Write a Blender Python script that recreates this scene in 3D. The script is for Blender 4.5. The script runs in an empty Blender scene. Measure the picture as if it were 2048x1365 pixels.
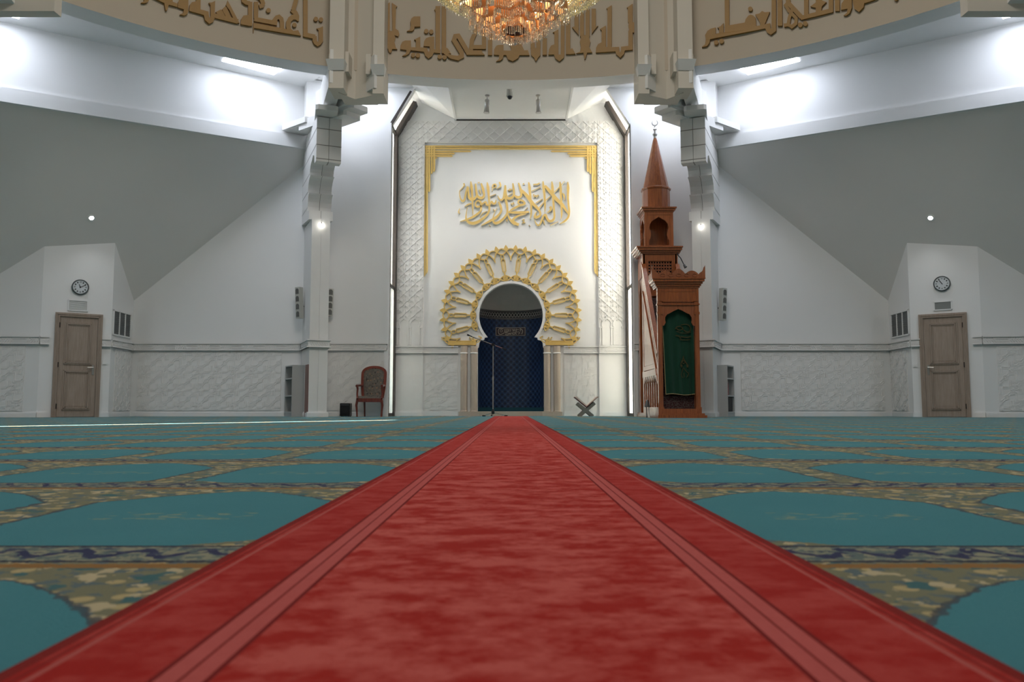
import bpy, math, random
from mathutils import Vector
from math import sin, cos, pi, radians, atan2, hypot, sqrt, floor
random.seed(7)
SC = bpy.context.scene
COL = SC.collection

# ------------------------------------------------------------------ camera
FPX = 1600.0            # focal length in pixels of the 2048 px wide frame
HOR = 816.0             # image row of the horizon
CAMH = 0.19             # the camera stands almost on the carpet
CXP = 1022.0
PITCH = math.atan((HOR-682.5)/FPX)
cam_d = bpy.data.cameras.new('camera'); cam = bpy.data.objects.new('camera', cam_d); COL.objects.link(cam)
cam_d.sensor_width = 36.0; cam_d.lens = FPX/2048*36.0
cam_d.shift_x = (1024-CXP)/2048
cam.location = (0, 0, CAMH); cam.rotation_euler = (pi/2+PITCH, 0, 0)
cam_d.clip_start = 0.05; cam_d.clip_end = 200
cam_d.dof.use_dof = True; cam_d.dof.focus_distance = 14.0; cam_d.dof.aperture_fstop = 9.0
SC.camera = cam

# ------------------------------------------------------------------ world, sun, exposure
vs = SC.view_settings
vs.view_transform = 'Standard'; vs.look = 'None'; vs.exposure = 0.0; vs.gamma = 1.0; vs.use_curve_mapping = False
SC.display_settings.display_device = 'sRGB'
W = bpy.data.worlds.new('sky'); SC.world = W; W.use_nodes = True
wb = W.node_tree.nodes['Background']
wb.inputs[0].default_value = (0.83, 0.89, 1.0, 1); wb.inputs[1].default_value = 8.5

def lamp(kind, name, loc, energy, color=(1, 1, 1), rot=(0, 0, 0), **kw):
    d = bpy.data.lights.new(name, kind); d.energy = energy; d.color = color
    for k, v in kw.items(): setattr(d, k, v)
    o = bpy.data.objects.new(name, d); o.location = loc; o.rotation_euler = rot; COL.objects.link(o)
    return o
def aim(o, d):
    o.rotation_euler = Vector(d).to_track_quat('-Z', 'Y').to_euler()
sun = lamp('SUN', 'sun', (8, 26, 9), 60.0, (1.0, 0.90, 0.74), angle=radians(0.5))
aim(sun, (-0.628*cos(radians(22.5)), -0.778*cos(radians(22.5)), -sin(radians(22.5))))
# added fill lamp under the closed dome, lifts the ambient light of the hall
dome_fill_lamp = lamp('AREA', 'dome_fill', (0, 5.6, 12.6), 780.0, (1.0, 0.955, 0.89), shape='DISK', size=6.0)
# added weak fill lamp behind the camera, inside the closed front wall
rear_fill_lamp = lamp('AREA', 'rear_fill', (0, -5.6, 2.2), 8.0, (1.0, 0.97, 0.93), rot=(radians(90), 0, 0), shape='RECTANGLE', size=9.0, size_y=3.6)
SKYLIGHT = 16.5         # brightness of the glazed skylight panes

# ------------------------------------------------------------------ projection helpers (measuring the photograph)
_cp, _sp = cos(PITCH), sin(PITCH)
def ray(px, py):
    a = (px-CXP)/FPX; b = (682.5-py)/FPX
    return Vector((a, _cp-b*_sp, _sp+b*_cp))
def U(px, py, Y):
    d = ray(px, py); t = Y/d.y
    return d.x*t, d.z*t+CAMH
def onplane(px, py, n, d):
    o = Vector((0, 0, CAMH)); r = ray(px, py); n = Vector(n)
    return o+r*((d-n.dot(o))/n.dot(r))

# ------------------------------------------------------------------ materials
class NT:
    """small helper for building node graphs out of formulas"""
    def __init__(s, name):
        s.m = bpy.data.materials.new(name); s.m.use_nodes = True
        s.t = s.m.node_tree; s.n = s.t.nodes; s.b = s.n['Principled BSDF']
        s.out = s.n['Material Output']
    def new(s, k, **kw):
        n = s.n.new(k)
        for a, v in kw.items(): setattr(n, a, v)
        return n
    def link(s, a, b): s.t.links.new(a, b)
    def put(s, sock, v):
        if hasattr(v, 'is_output'): s.link(v, sock)
        else: sock.default_value = v
    def M(s, op, a, b=None, c=None, clamp=False):
        n = s.new('ShaderNodeMath', operation=op, use_clamp=clamp); s.put(n.inputs[0], a)
        if b is not None: s.put(n.inputs[1], b)
        if c is not None: s.put(n.inputs[2], c)
        return n.outputs[0]
    def add(s, a, b): return s.M('ADD', a, b)
    def sub(s, a, b): return s.M('SUBTRACT', a, b)
    def mul(s, a, b): return s.M('MULTIPLY', a, b)
    def lt(s, a, b): return s.M('LESS_THAN', a, b)
    def gt(s, a, b): return s.M('GREATER_THAN', a, b)
    def between(s, x, lo, hi): return s.mul(s.gt(x, lo), s.lt(x, hi))
    def mix(s, f, a, b):
        n = s.new('ShaderNodeMix', data_type='RGBA'); s.put(n.inputs[0], f)
        for i, v in ((6, a), (7, b)):
            s.put(n.inputs[i], v if hasattr(v, 'is_output') else (v[0], v[1], v[2], 1))
        return n.outputs[2]
    def noise(s, scale, vec=None, detail=3.0, rough=0.55):
        n = s.new('ShaderNodeTexNoise'); n.inputs['Scale'].default_value = scale
        n.inputs['Detail'].default_value = detail; n.inputs['Roughness'].default_value = rough
        if vec is not None: s.link(vec, n.inputs['Vector'])
        return n.outputs['Fac']
    def pos(s):
        return s.new('ShaderNodeNewGeometry').outputs['Position']
    def obj(s):
        return s.new('ShaderNodeTexCoord').outputs['Object']
    def sep(s, v):
        n = s.new('ShaderNodeSeparateXYZ'); s.link(v, n.inputs[0]); return n.outputs
    def scale(s, v, k):
        n = s.new('ShaderNodeVectorMath', operation='MULTIPLY'); s.link(v, n.inputs[0]); n.inputs[1].default_value = k
        return n.outputs[0]
    def ramp(s, f, a, b):
        n = s.new('ShaderNodeMapRange'); s.put(n.inputs[0], f); n.inputs[1].default_value = a; n.inputs[2].default_value = b
        return n.outputs[0]
    def color(s, c): s.put(s.b.inputs['Base Color'], c if hasattr(c, 'is_output') else (c[0], c[1], c[2], 1))
    def set(s, rough=0.6, metal=0.0, spec=0.5, coat=0.0, coat_rough=0.05):
        s.b.inputs['Roughness'].default_value = rough; s.b.inputs['Metallic'].default_value = metal
        s.b.inputs['Specular IOR Level'].default_value = spec
        s.b.inputs['Coat Weight'].default_value = coat; s.b.inputs['Coat Roughness'].default_value = coat_rough
        return s
    def bump(s, h, strength=0.3, dist=0.01):
        n = s.new('ShaderNodeBump'); n.inputs['Strength'].default_value = strength; n.inputs['Distance'].default_value = dist
        s.link(h, n.inputs['Height']); s.link(n.outputs[0], s.b.inputs['Normal'])

def plain(name, c, rough=0.6, metal=0.0, spec=0.4, var=0.06, scale=8.0, coat=0.0, bump=0.0):
    g = NT(name); v = g.obj()
    f = g.noise(scale, v)
    g.color(g.mix(f, [x*(1-var) for x in c], [min(1, x*(1+var)) for x in c]))
    g.set(rough, metal, spec, coat)
    if bump: g.bump(g.noise(scale*14, v), bump, 0.004)
    return g.m
def wood(name, c1, c2, rough=0.4, coat=0.4, grain=(30, 30, 2.0), spec=0.5):
    g = NT(name); v = g.scale(g.obj(), grain)
    f = g.noise(1.6, v, 6.0, 0.6)
    g.color(g.mix(g.ramp(f, 0.3, 0.7), c1, c2)); g.set(rough, 0.0, spec, coat, 0.06)
    return g.m
def emis(name, c, s):
    g = NT(name)
    f = g.noise(3.0, g.obj())
    e = g.new('ShaderNodeEmission'); g.put(e.inputs[0], g.mix(f, [x*0.97 for x in c], c)); e.inputs[1].default_value = s
    g.link(e.outputs[0], g.out.inputs[0]); return g.m

WHITE = plain('white_wall_paint', (0.80, 0.80, 0.79), 0.7, var=0.015, scale=2.0, bump=0.03)
ROOFW = plain('white_ceiling_paint', (0.80, 0.775, 0.745), 0.8, var=0.015, scale=2.0)
PLASTER = plain('carved_plaster', (0.80, 0.79, 0.77), 0.75, var=0.02, scale=6.0)
WARMLIT = plain('warm_lit_white', (0.52, 0.45, 0.36), 0.75, var=0.02, scale=2.0)  # white ring: its warm, dim inner light is put into this colour
RIBM = plain('off_white_plaster', (0.66, 0.61, 0.53), 0.75, var=0.02, scale=2.0)
CONC = plain('white_concrete', (0.78, 0.77, 0.745), 0.75, var=0.03, scale=5.0, bump=0.05)
GOLD = plain('gold_paint', (0.70, 0.48, 0.15), 0.45, 0.1, 0.5, 0.10, 14.0)
GOLDEDGE = plain('pale_gold_edge', (0.80, 0.68, 0.43), 0.6, var=0.05)
BRONZE = plain('bronze_lettering', (0.31, 0.165, 0.032), 0.5, 0.0, 0.4, 0.10, 10.0)
STONE = plain('beige_stone', (0.50, 0.42, 0.34), 0.5, var=0.07, scale=16.0, spec=0.4)
DARKFR = plain('dark_bronze_frame', (0.055, 0.045, 0.04), 0.45, 0.3)
BLACK = plain('black_plastic', (0.012, 0.012, 0.013), 0.4)
CHROME = plain('chrome', (0.75, 0.75, 0.76), 0.18, 1.0, var=0.02)
STEEL = plain('dull_steel', (0.42, 0.41, 0.39), 0.35, 0.9)
GREYBOX = plain('grey_laminate', (0.46, 0.46, 0.45), 0.5, var=0.02)
WALNUT = wood('walnut_varnish', (0.20, 0.048, 0.012), (0.42, 0.120, 0.028), 0.34, 0.8)
WALCARV = wood('carved_walnut', (0.22, 0.06, 0.02), (0.38, 0.12, 0.04), 0.5, 0.2)
MAHOG = wood('mahogany', (0.10, 0.014, 0.008), (0.20, 0.032, 0.016), 0.32, 0.5)
OAKGREY = wood('limed_oak', (0.29, 0.225, 0.175), (0.40, 0.32, 0.26), 0.5, 0.1)
# ------------------------------------------------------------------ mesh builder
WLOC = {}
def catmull(pts, ws, n=5):
    P = [Vector(p[:2]) for p in pts]; out = []; ow = []
    for i in range(len(P)-1):
        p0 = P[max(i-1, 0)]; p1 = P[i]; p2 = P[i+1]; p3 = P[min(i+2, len(P)-1)]
        for k in range(n):
            t = k/n
            q = 0.5*((2*p1)+(p2-p0)*t+(2*p0-5*p1+4*p2-p3)*t*t+(3*p1-p0-3*p2+p3)*t**3)
            out.append((q.x, q.y)); ow.append(ws[i]*(1-t)+ws[i+1]*t)
    out.append(tuple(P[-1])); ow.append(ws[-1])
    return out, ow
JIT = [0]
def jit():      # keeps overlapping relief faces from lying in exactly one plane
    JIT[0] = (JIT[0]+37) % 97; return JIT[0]*0.000016
class MB:
    def __init__(s): s.v = []; s.f = []; s.mi = []
    def face(s, pts, m=0):
        k = len(s.v); s.v += [tuple(p) for p in pts]; s.f.append(tuple(range(k, k+len(pts)))); s.mi.append(m); return s
    def hexa(s, p, m=0):   # 0-3 bottom loop, 4-7 top loop
        k = len(s.v); s.v += [tuple(q) for q in p]
        for a in ((0, 3, 2, 1), (4, 5, 6, 7), (0, 1, 5, 4), (1, 2, 6, 5), (2, 3, 7, 6), (3, 0, 4, 7)):
            s.f.append(tuple(k+i for i in a)); s.mi.append(m)
        return s
    def box(s, x0, x1, y0, y1, z0, z1, m=0):
        return s.hexa([(x0, y0, z0), (x1, y0, z0), (x1, y1, z0), (x0, y1, z0), (x0, y0, z1), (x1, y0, z1), (x1, y1, z1), (x0, y1, z1)], m)
    def fbox(s, fr, u0, u1, v0, v1, d0, d1, m=0):   # a box in a frame
        return s.hexa([fr(u0, v0, d1), fr(u1, v0, d1), fr(u1, v0, d0), fr(u0, v0, d0), fr(u0, v1, d1), fr(u1, v1, d1), fr(u1, v1, d0), fr(u0, v1, d0)], m)
    def prism(s, poly, fr, d0, d1, m=0, ms=None):
        ms = m if ms is None else ms; n = len(poly); k = len(s.v); d1 = d1+jit()
        s.v += [tuple(fr(a, b, d1)) for a, b in poly]+[tuple(fr(a, b, d0)) for a, b in poly]
        s.f.append(tuple(range(k, k+n))); s.mi.append(m)
        s.f.append(tuple(range(k+2*n-1, k+n-1, -1))); s.mi.append(ms)
        for i in range(n):
            j = (i+1) % n; s.f.append((k+i, k+n+i, k+n+j, k+j)); s.mi.append(ms)
        return s
    def ribbon(s, pts, w, fr, d0, d1, m=0, ms=None, smooth=0, caps=True):
        ms = m if ms is None else ms
        ws = list(w) if isinstance(w, (list, tuple)) else [w]*len(pts); d1 = d1+jit()
        if smooth: pts, ws = catmull(pts, ws, smooth)
        P = [Vector(p[:2]) for p in pts]; n = len(P); k = len(s.v)
        for i in range(n):
            a = P[i]-P[i-1] if i > 0 else P[1]-P[0]
            b = P[i+1]-P[i] if i < n-1 else P[-1]-P[-2]
            if a.length < 1e-9: a = b
            if b.length < 1e-9: b = a
            a = a.normalized(); b = b.normalized(); t = a+b
            t = t.normalized() if t.length > 1e-6 else a
            nn = Vector((-t.y, t.x)); c = max(0.5, nn.dot(Vector((-a.y, a.x)))); h = ws[i]/2/c
            l = P[i]+nn*h; r = P[i]-nn*h
            s.v += [tuple(fr(l.x, l.y, d1)), tuple(fr(r.x, r.y, d1)), tuple(fr(l.x, l.y, d0)), tuple(fr(r.x, r.y, d0))]
        for i in range(n-1):
            q = k+4*i
            s.f.append((q, q+1, q+5, q+4)); s.mi.append(m)
            s.f.append((q, q+4, q+6, q+2)); s.mi.append(ms)
            s.f.append((q+1, q+3, q+7, q+5)); s.mi.append(ms)
        if caps:
            for q in (k, k+4*(n-1)): s.f.append((q, q+2, q+3, q+1)); s.mi.append(ms)
        return s
    def disc(s, u, v, r, fr, d0, d1, m=0, ms=None, n=14):
        return s.prism([(u+r*cos(2*pi*i/n), v+r*sin(2*pi*i/n)) for i in range(n)], fr, d0, d1, m, ms)
    def tube(s, pts, r, n=8, m=0, caps=True):
        P = [Vector(p) for p in pts]; rs = list(r) if isinstance(r, (list, tuple)) else [r]*len(P); k = len(s.v); ref = None
        for i, p in enumerate(P):
            t = (P[min(i+1, len(P)-1)]-P[max(i-1, 0)]).normalized()
            if ref is None: ref = Vector((0, 0, 1)) if abs(t.z) < 0.9 else Vector((1, 0, 0))
            a = t.cross(ref).normalized(); b = a.cross(t).normalized(); ref = b
            for j in range(n):
                q = p+(a*cos(2*pi*j/n)+b*sin(2*pi*j/n))*rs[i]; s.v.append(tuple(q))
        for i in range(len(P)-1):
            for j in range(n):
                j2 = (j+1) % n; s.f.append((k+i*n+j, k+i*n+j2, k+(i+1)*n+j2, k+(i+1)*n+j)); s.mi.append(m)
        if caps:
            s.f.append(tuple(k+j for j in range(n))[::-1]); s.mi.append(m)
            s.f.append(tuple(k+(len(P)-1)*n+j for j in range(n))); s.mi.append(m)
        return s
    def lathe(s, prof, c, n=24, m=0, axis=None, a0=0.0, a1=2*pi, caps=True):
        c = Vector(c); ax = Vector(axis).normalized() if axis else Vector((0, 0, 1))
        e1 = Vector((1, 0, 0)) if abs(ax.x) < 0.9 else Vector((0, 1, 0)); e1 = (e1-ax*e1.dot(ax)).normalized(); e2 = ax.cross(e1)
        k = len(s.v); full = abs(a1-a0-2*pi) < 1e-6; cnt = n if full else n+1
        for r, z in prof:
            for j in range(cnt):
                a = a0+(a1-a0)*j/n; s.v.append(tuple(c+ax*z+(e1*cos(a)+e2*sin(a))*r))
        for i in range(len(prof)-1):
            for j in range(n):
                j2 = (j+1) % cnt; s.f.append((k+i*cnt+j, k+i*cnt+j2, k+(i+1)*cnt+j2, k+(i+1)*cnt+j)); s.mi.append(m)
        if full and caps:
            for i in (0, len(prof)-1):
                if prof[i][0] > 1e-5: s.f.append(tuple(k+i*cnt+j for j in range(cnt))); s.mi.append(m)
        return s
    def build(s, name, mats, parent=None, loc=None, smooth=False):
        if not isinstance(mats, (list, tuple)): mats = [mats]
        if parent is not None: L = WLOC[parent]
        elif loc is not None: L = Vector(loc)
        else:
            xs = [p[0] for p in s.v]; ys = [p[1] for p in s.v]; zs = [p[2] for p in s.v]
            L = Vector(((min(xs)+max(xs))/2, (min(ys)+max(ys))/2, min(zs)))
        me = bpy.data.meshes.new(name)
        me.from_pydata([(p[0]-L.x, p[1]-L.y, p[2]-L.z) for p in s.v], [], s.f)
        for mt in mats: me.materials.append(mt)
        me.polygons.foreach_set('material_index', s.mi)
        if smooth:
            me.polygons.foreach_set('use_smooth', [True]*len(me.polygons))
            try: me.set_sharp_from_angle(angle=radians(38))
            except Exception: pass
        me.update()
        o = bpy.data.objects.new(name, me); COL.objects.link(o)
        if parent is not None: o.parent = parent
        else: o.location = L
        WLOC[o] = L.copy()
        return o
def tag(o, label, cat, group=None):
    o['label'] = label; o['category'] = cat
    if group: o['group'] = group
    return o
def thing(name, label, cat, loc, group=None):
    o = bpy.data.objects.new(name, None); COL.objects.link(o); o.location = loc; o.empty_display_size = 0.1
    WLOC[o] = Vector(loc); return tag(o, label, cat, group)
def struct(o): o['kind'] = 'structure'; return o
def copy_thing(o, loc, label, group=None):
    c = o.copy(); COL.objects.link(c); c.location = loc; WLOC[c] = Vector(loc); c['label'] = label
    for ch in o.children:
        d = ch.copy(); COL.objects.link(d); d.parent = c; WLOC[d] = WLOC[c]
        for g in ch.children:
            e = g.copy(); COL.objects.link(e); e.parent = d; WLOC[e] = WLOC[c]
    return c
def fpl(o, ux, uz=(0, 0, 1)):
    o = Vector(o); ux = Vector(ux).normalized(); uz = Vector(uz).normalized(); n = ux.cross(uz)
    return lambda u, v, d: o+ux*u+uz*v+n*d
def fpx(Y):
    def fr(px, py, d):
        x, z = U(px, py, Y); return Vector((x, Y-d, z))
    return fr
def mir(fr): return lambda u, v, d: (lambda p: Vector((-p.x, p.y, p.z)))(fr(u, v, d))

# ------------------------------------------------------------------ plan of the hall (metres; camera at x = 0, y = 0)
YW, YM = 17.6, 18.5                       # back wall, mihrab wall
CX, CY = 0.0, 5.6                         # centre of the dome
RI, RO, ZR = 9.9, 10.35, 6.72             # ring beam: inner and outer radius, underside
XB = 2.69                                 # half width of the mihrab bay
D1 = Vector((-9.09, 13.83, 0)); D2 = Vector((-4.58, 17.37, 0)); DD = (D2-D1).normalized()   # line of the diagonal beam
PA, PL, PR = (-8.36, 17.6), (-9.366, 15.853), (-8.30, 16.54)    # corner, and the two edges of the door block
ROOFK = (26.592, 0.829, -0.972)
def roofz(x, y): return ROOFK[0]+ROOFK[1]*x+ROOFK[2]*y

# ---- carpeted floor: rows of prayer niches woven into the carpet
def carpet():
    g = NT('prayer_carpet'); p = g.pos(); X, Y, Z = g.sep(p)
    wob = g.mul(g.sub(g.noise(34.0, p, 2.0), 0.5), 0.03)
    wob2 = g.mul(g.sub(g.noise(90.0, p, 2.0), 0.5), 0.02)
    a = g.add(g.M('PINGPONG', X, 0.295), wob)
    v = g.mul(g.M('FRACT', g.M('DIVIDE', g.sub(Y, 1.125), 0.93)), 0.93)
    v = g.add(v, wob2)
    t = g.M('DIVIDE', g.sub(v, 0.50), 0.215, clamp=True)
    w = g.mul(0.243, g.M('POWER', g.sub(1.0, t), 0.62))
    inside = g.mul(g.lt(a, w), g.lt(v, 0.72))
    spand = g.mul(g.lt(v, g.mul(g.sub(a, 0.13), 0.55)), g.gt(a, 0.13))
    inside = g.mul(inside, g.sub(1.0, spand))
    edge = g.mul(g.lt(g.M('ABSOLUTE', g.sub(a, w)), 0.0055), g.lt(v, 0.725))
    ground = g.mix(g.noise(3.0, p), (0.046, 0.205, 0.250), (0.065, 0.25, 0.290))
    ground = g.mix(g.mul(g.noise(160.0, p, 2.0), 0.35), ground, (0.016, 0.125, 0.155))
    vor = g.new('ShaderNodeTexVoronoi'); vor.inputs['Scale'].default_value = 26.0; g.link(p, vor.inputs['Vector'])
    fl = g.mix(g.between(vor.outputs['Distance'], 0.0, 0.33), (0.18, 0.18, 0.11), (0.42, 0.34, 0.17))
    fl = g.mix(g.gt(g.noise(31.0, p, 3.0), 0.56), fl, (0.10, 0.14, 0.15))
    fl = g.mix(g.gt(g.noise(22.0, g.scale(p, (1, 1, 5)), 3.0), 0.60), fl, (0.46, 0.39, 0.24))
    fl = g.mix(g.lt(g.noise(19.0, p, 4.0), 0.39), fl, (0.045, 0.13, 0.14))
    c = g.mix(inside, fl, ground)
    c = g.mix(g.mul(edge, .8), c, (0.05, 0.055, 0.07))
    # woven motif in the middle of every niche
    motif = g.mul(g.mul(g.lt(a, 0.135), g.between(v, 0.26, 0.35)), g.gt(g.noise(24.0, g.scale(p, (1, 2.2, 1)), 2.0), 0.57))
    c = g.mix(g.mul(motif, 0.6), c, (0.30, 0.33, 0.19))
    # the border between two rows: orange line and dark wave
    c = g.mix(g.between(v, 0.775, 0.80), c, (0.26, 0.13, 0.035))
    band = g.between(v, 0.815, 0.925)
    wave = g.M('SINE', g.mul(g.add(X, g.mul(wob, 1.2)), 2*pi/0.085))
    wv = g.lt(g.M('ABSOLUTE', g.sub(g.sub(v, 0.87), g.mul(wave, 0.024))), 0.014)
    bc = g.mix(g.gt(g.noise(46.0, p), 0.5), (0.11, 0.15, 0.14), (0.26, 0.26, 0.18))
    bc = g.mix(g.mul(wv, g.gt(g.noise(30.0, p), 0.40)), bc, (0.025, 0.03, 0.085))
    bc = g.mix(g.gt(g.noise(38.0, g.scale(p, (1, 1.6, 1)), 2.0), 0.61), bc, (0.04, 0.05, 0.10))
    c = g.mix(band, c, bc)
    c = g.mix(g.mul(g.M('COMPARE', v, 0.815, 0.006), 1.0), c, (0.03, 0.03, 0.05))
    c = g.mix(g.mul(g.M('COMPARE', v, 0.925, 0.006), 1.0), c, (0.03, 0.03, 0.05))
    g.color(c); g.set(0.95, 0.0, 0.08); g.b.inputs['Sheen Weight'].default_value = 0.10; g.b.inputs['Sheen Roughness'].default_value = 0.5
    g.bump(g.noise(420.0, p, 2.0), 0.5, 0.004)
    return g.m
m = MB(); m.face([(-16, -8, 0), (16, -8, 0), (16, 19.4, 0), (-16, 19.4, 0)])
struct(m.build('floor', carpet(), loc=(0, 0, 0)))

# ---- carved plaster patterns
def clipseg(a, b, u0, u1, v0, v1):
    x0, y0 = a; dx, dy = b[0]-a[0], b[1]-a[1]; t0, t1 = 0.0, 1.0
    for p_, q_ in ((-dx, x0-u0), (dx, u1-x0), (-dy, y0-v0), (dy, v1-y0)):
        if abs(p_) < 1e-12:
            if q_ < 0: return None
        else:
            r = q_/p_
            if p_ < 0: t0 = max(t0, r)
            else: t1 = min(t1, r)
    if t1-t0 < 1e-6: return None
    return (x0+dx*t0, y0+dy*t0), (x0+dx*t1, y0+dy*t1)
def key_tile():
    L = []
    def poly(pts):
        for i in range(len(pts)-1): L.append((pts[i], pts[i+1]))
    for c in ((0, 0), (.5, .5)):
        R = .125; poly([(c[0]+R*cos(i*pi/3+.5), c[1]+R*sin(i*pi/3+.5)) for i in range(7)])
        r = .05; poly([(c[0]+r*cos(i*pi/3), c[1]+r*sin(i*pi/3)) for i in range(7)])
        for s in (1, -1):
            for o in (-.035, .035): poly([(c[0]+s*.085+o, c[1]+s*.085-o), (c[0]+s*.20+o, c[1]+s*.20-o)])
    for o in (-.042, .042):      # interlocking stepped strips between the rosettes
        poly([(.17, .20+o), (.5+o, .20+o), (.5+o, -.20+o), (.83, -.20+o)])
        poly([(.20+o, .83), (.20+o, .5+o), (-.20+o, .5+o), (-.20+o, .17)])
        poly([(.17, .33+o), (.36+o, .33+o), (.36+o, .44)]); poly([(.83, -.33+o), (.64+o, -.33+o), (.64+o, -.44)])
        poly([(.33+o, .83), (.33+o, .64+o), (.44, .64+o)]); poly([(-.33+o, .17), (-.33+o, .36+o), (-.44, .36+o)])
    return L
KEY = key_tile(); KP = 0.392
def key_panel(m, fr, u0, u1, v0, v1, off=0.0):
    m.fbox(fr, u0, u1, v0, v1, 0, 0.012)
    for i in range(int(u0/KP)-2, int(u1/KP)+2):
        for j in range(int(v0/KP)-1, int(v1/KP)+2):
            for a, b in KEY:
                q = clipseg(((i+a[0])*KP+off, (j+a[1])*KP), ((i+b[0])*KP+off, (j+b[1])*KP), u0, u1, v0, v1)
                if q: m.ribbon(q, 0.015, fr, 0.012, 0.0185, caps=True)
def band(m, fr, u0, u1, z0=1.445, z1=1.61, d=0.03):
    """moulded band with an interlaced braid"""
    m.fbox(fr, u0, u1, z0, z1, 0, d); m.fbox(fr, u0, u1, z1-0.022, z1, 0, d+0.03); m.fbox(fr, u0, u1, z0, z0+0.022, 0, d+0.03)
    zc = (z0+z1)/2; A = 0.040; n = max(2, int((u1-u0)/0.0245)); per = 0.49
    for ph in (0, pi):
        for sgn in (1, 0.45):
            pts = []
            for i in range(n+1):
                u = u0+(u1-u0)*i/n; q = (u/per) % 1.0
                y = A*sgn*cos(ph+2*pi*q*5) if q < 0.5 else A*sgn*cos(ph+2*pi*2.5)
                pts.append((u, zc+y))
            m.ribbon(pts, 0.012, fr, d, d+0.012, caps=False)
def wallstruct(name, p0, p1, h, thick=0.15, mat=None, poly=None):
    ux = Vector((p1[0]-p0[0], p1[1]-p0[1], 0)); L = ux.length; fr = fpl((p0[0], p0[1], 0), ux)
    m = MB(); m.prism(poly or [(0, 0), (L, 0), (L, h), (0, h)], fr, -thick, 0)
    return struct(m.build(name, mat or WHITE)), fr, L
def dress(w, fr, u0, u1, panel=None, off=0.0, bandrange=None, skirt=True):
    b0, b1 = bandrange or (u0, u1)
    m = MB(); band(m, fr, b0, b1); m.build('dado_band', PLASTER, w)
    if panel:
        m = MB(); key_panel(m, fr, panel[0], panel[1], 0.125, 1.405, off); m.build('dado_panel', PLASTER, w)
    if skirt:
        m = MB(); m.fbox(fr, u0, u1, 0, 0.085, 0, 0.022); m.fbox(fr, u0, u1, 0.085, 0.10, 0, 0.012); m.build('skirting', WHITE, w)

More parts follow.
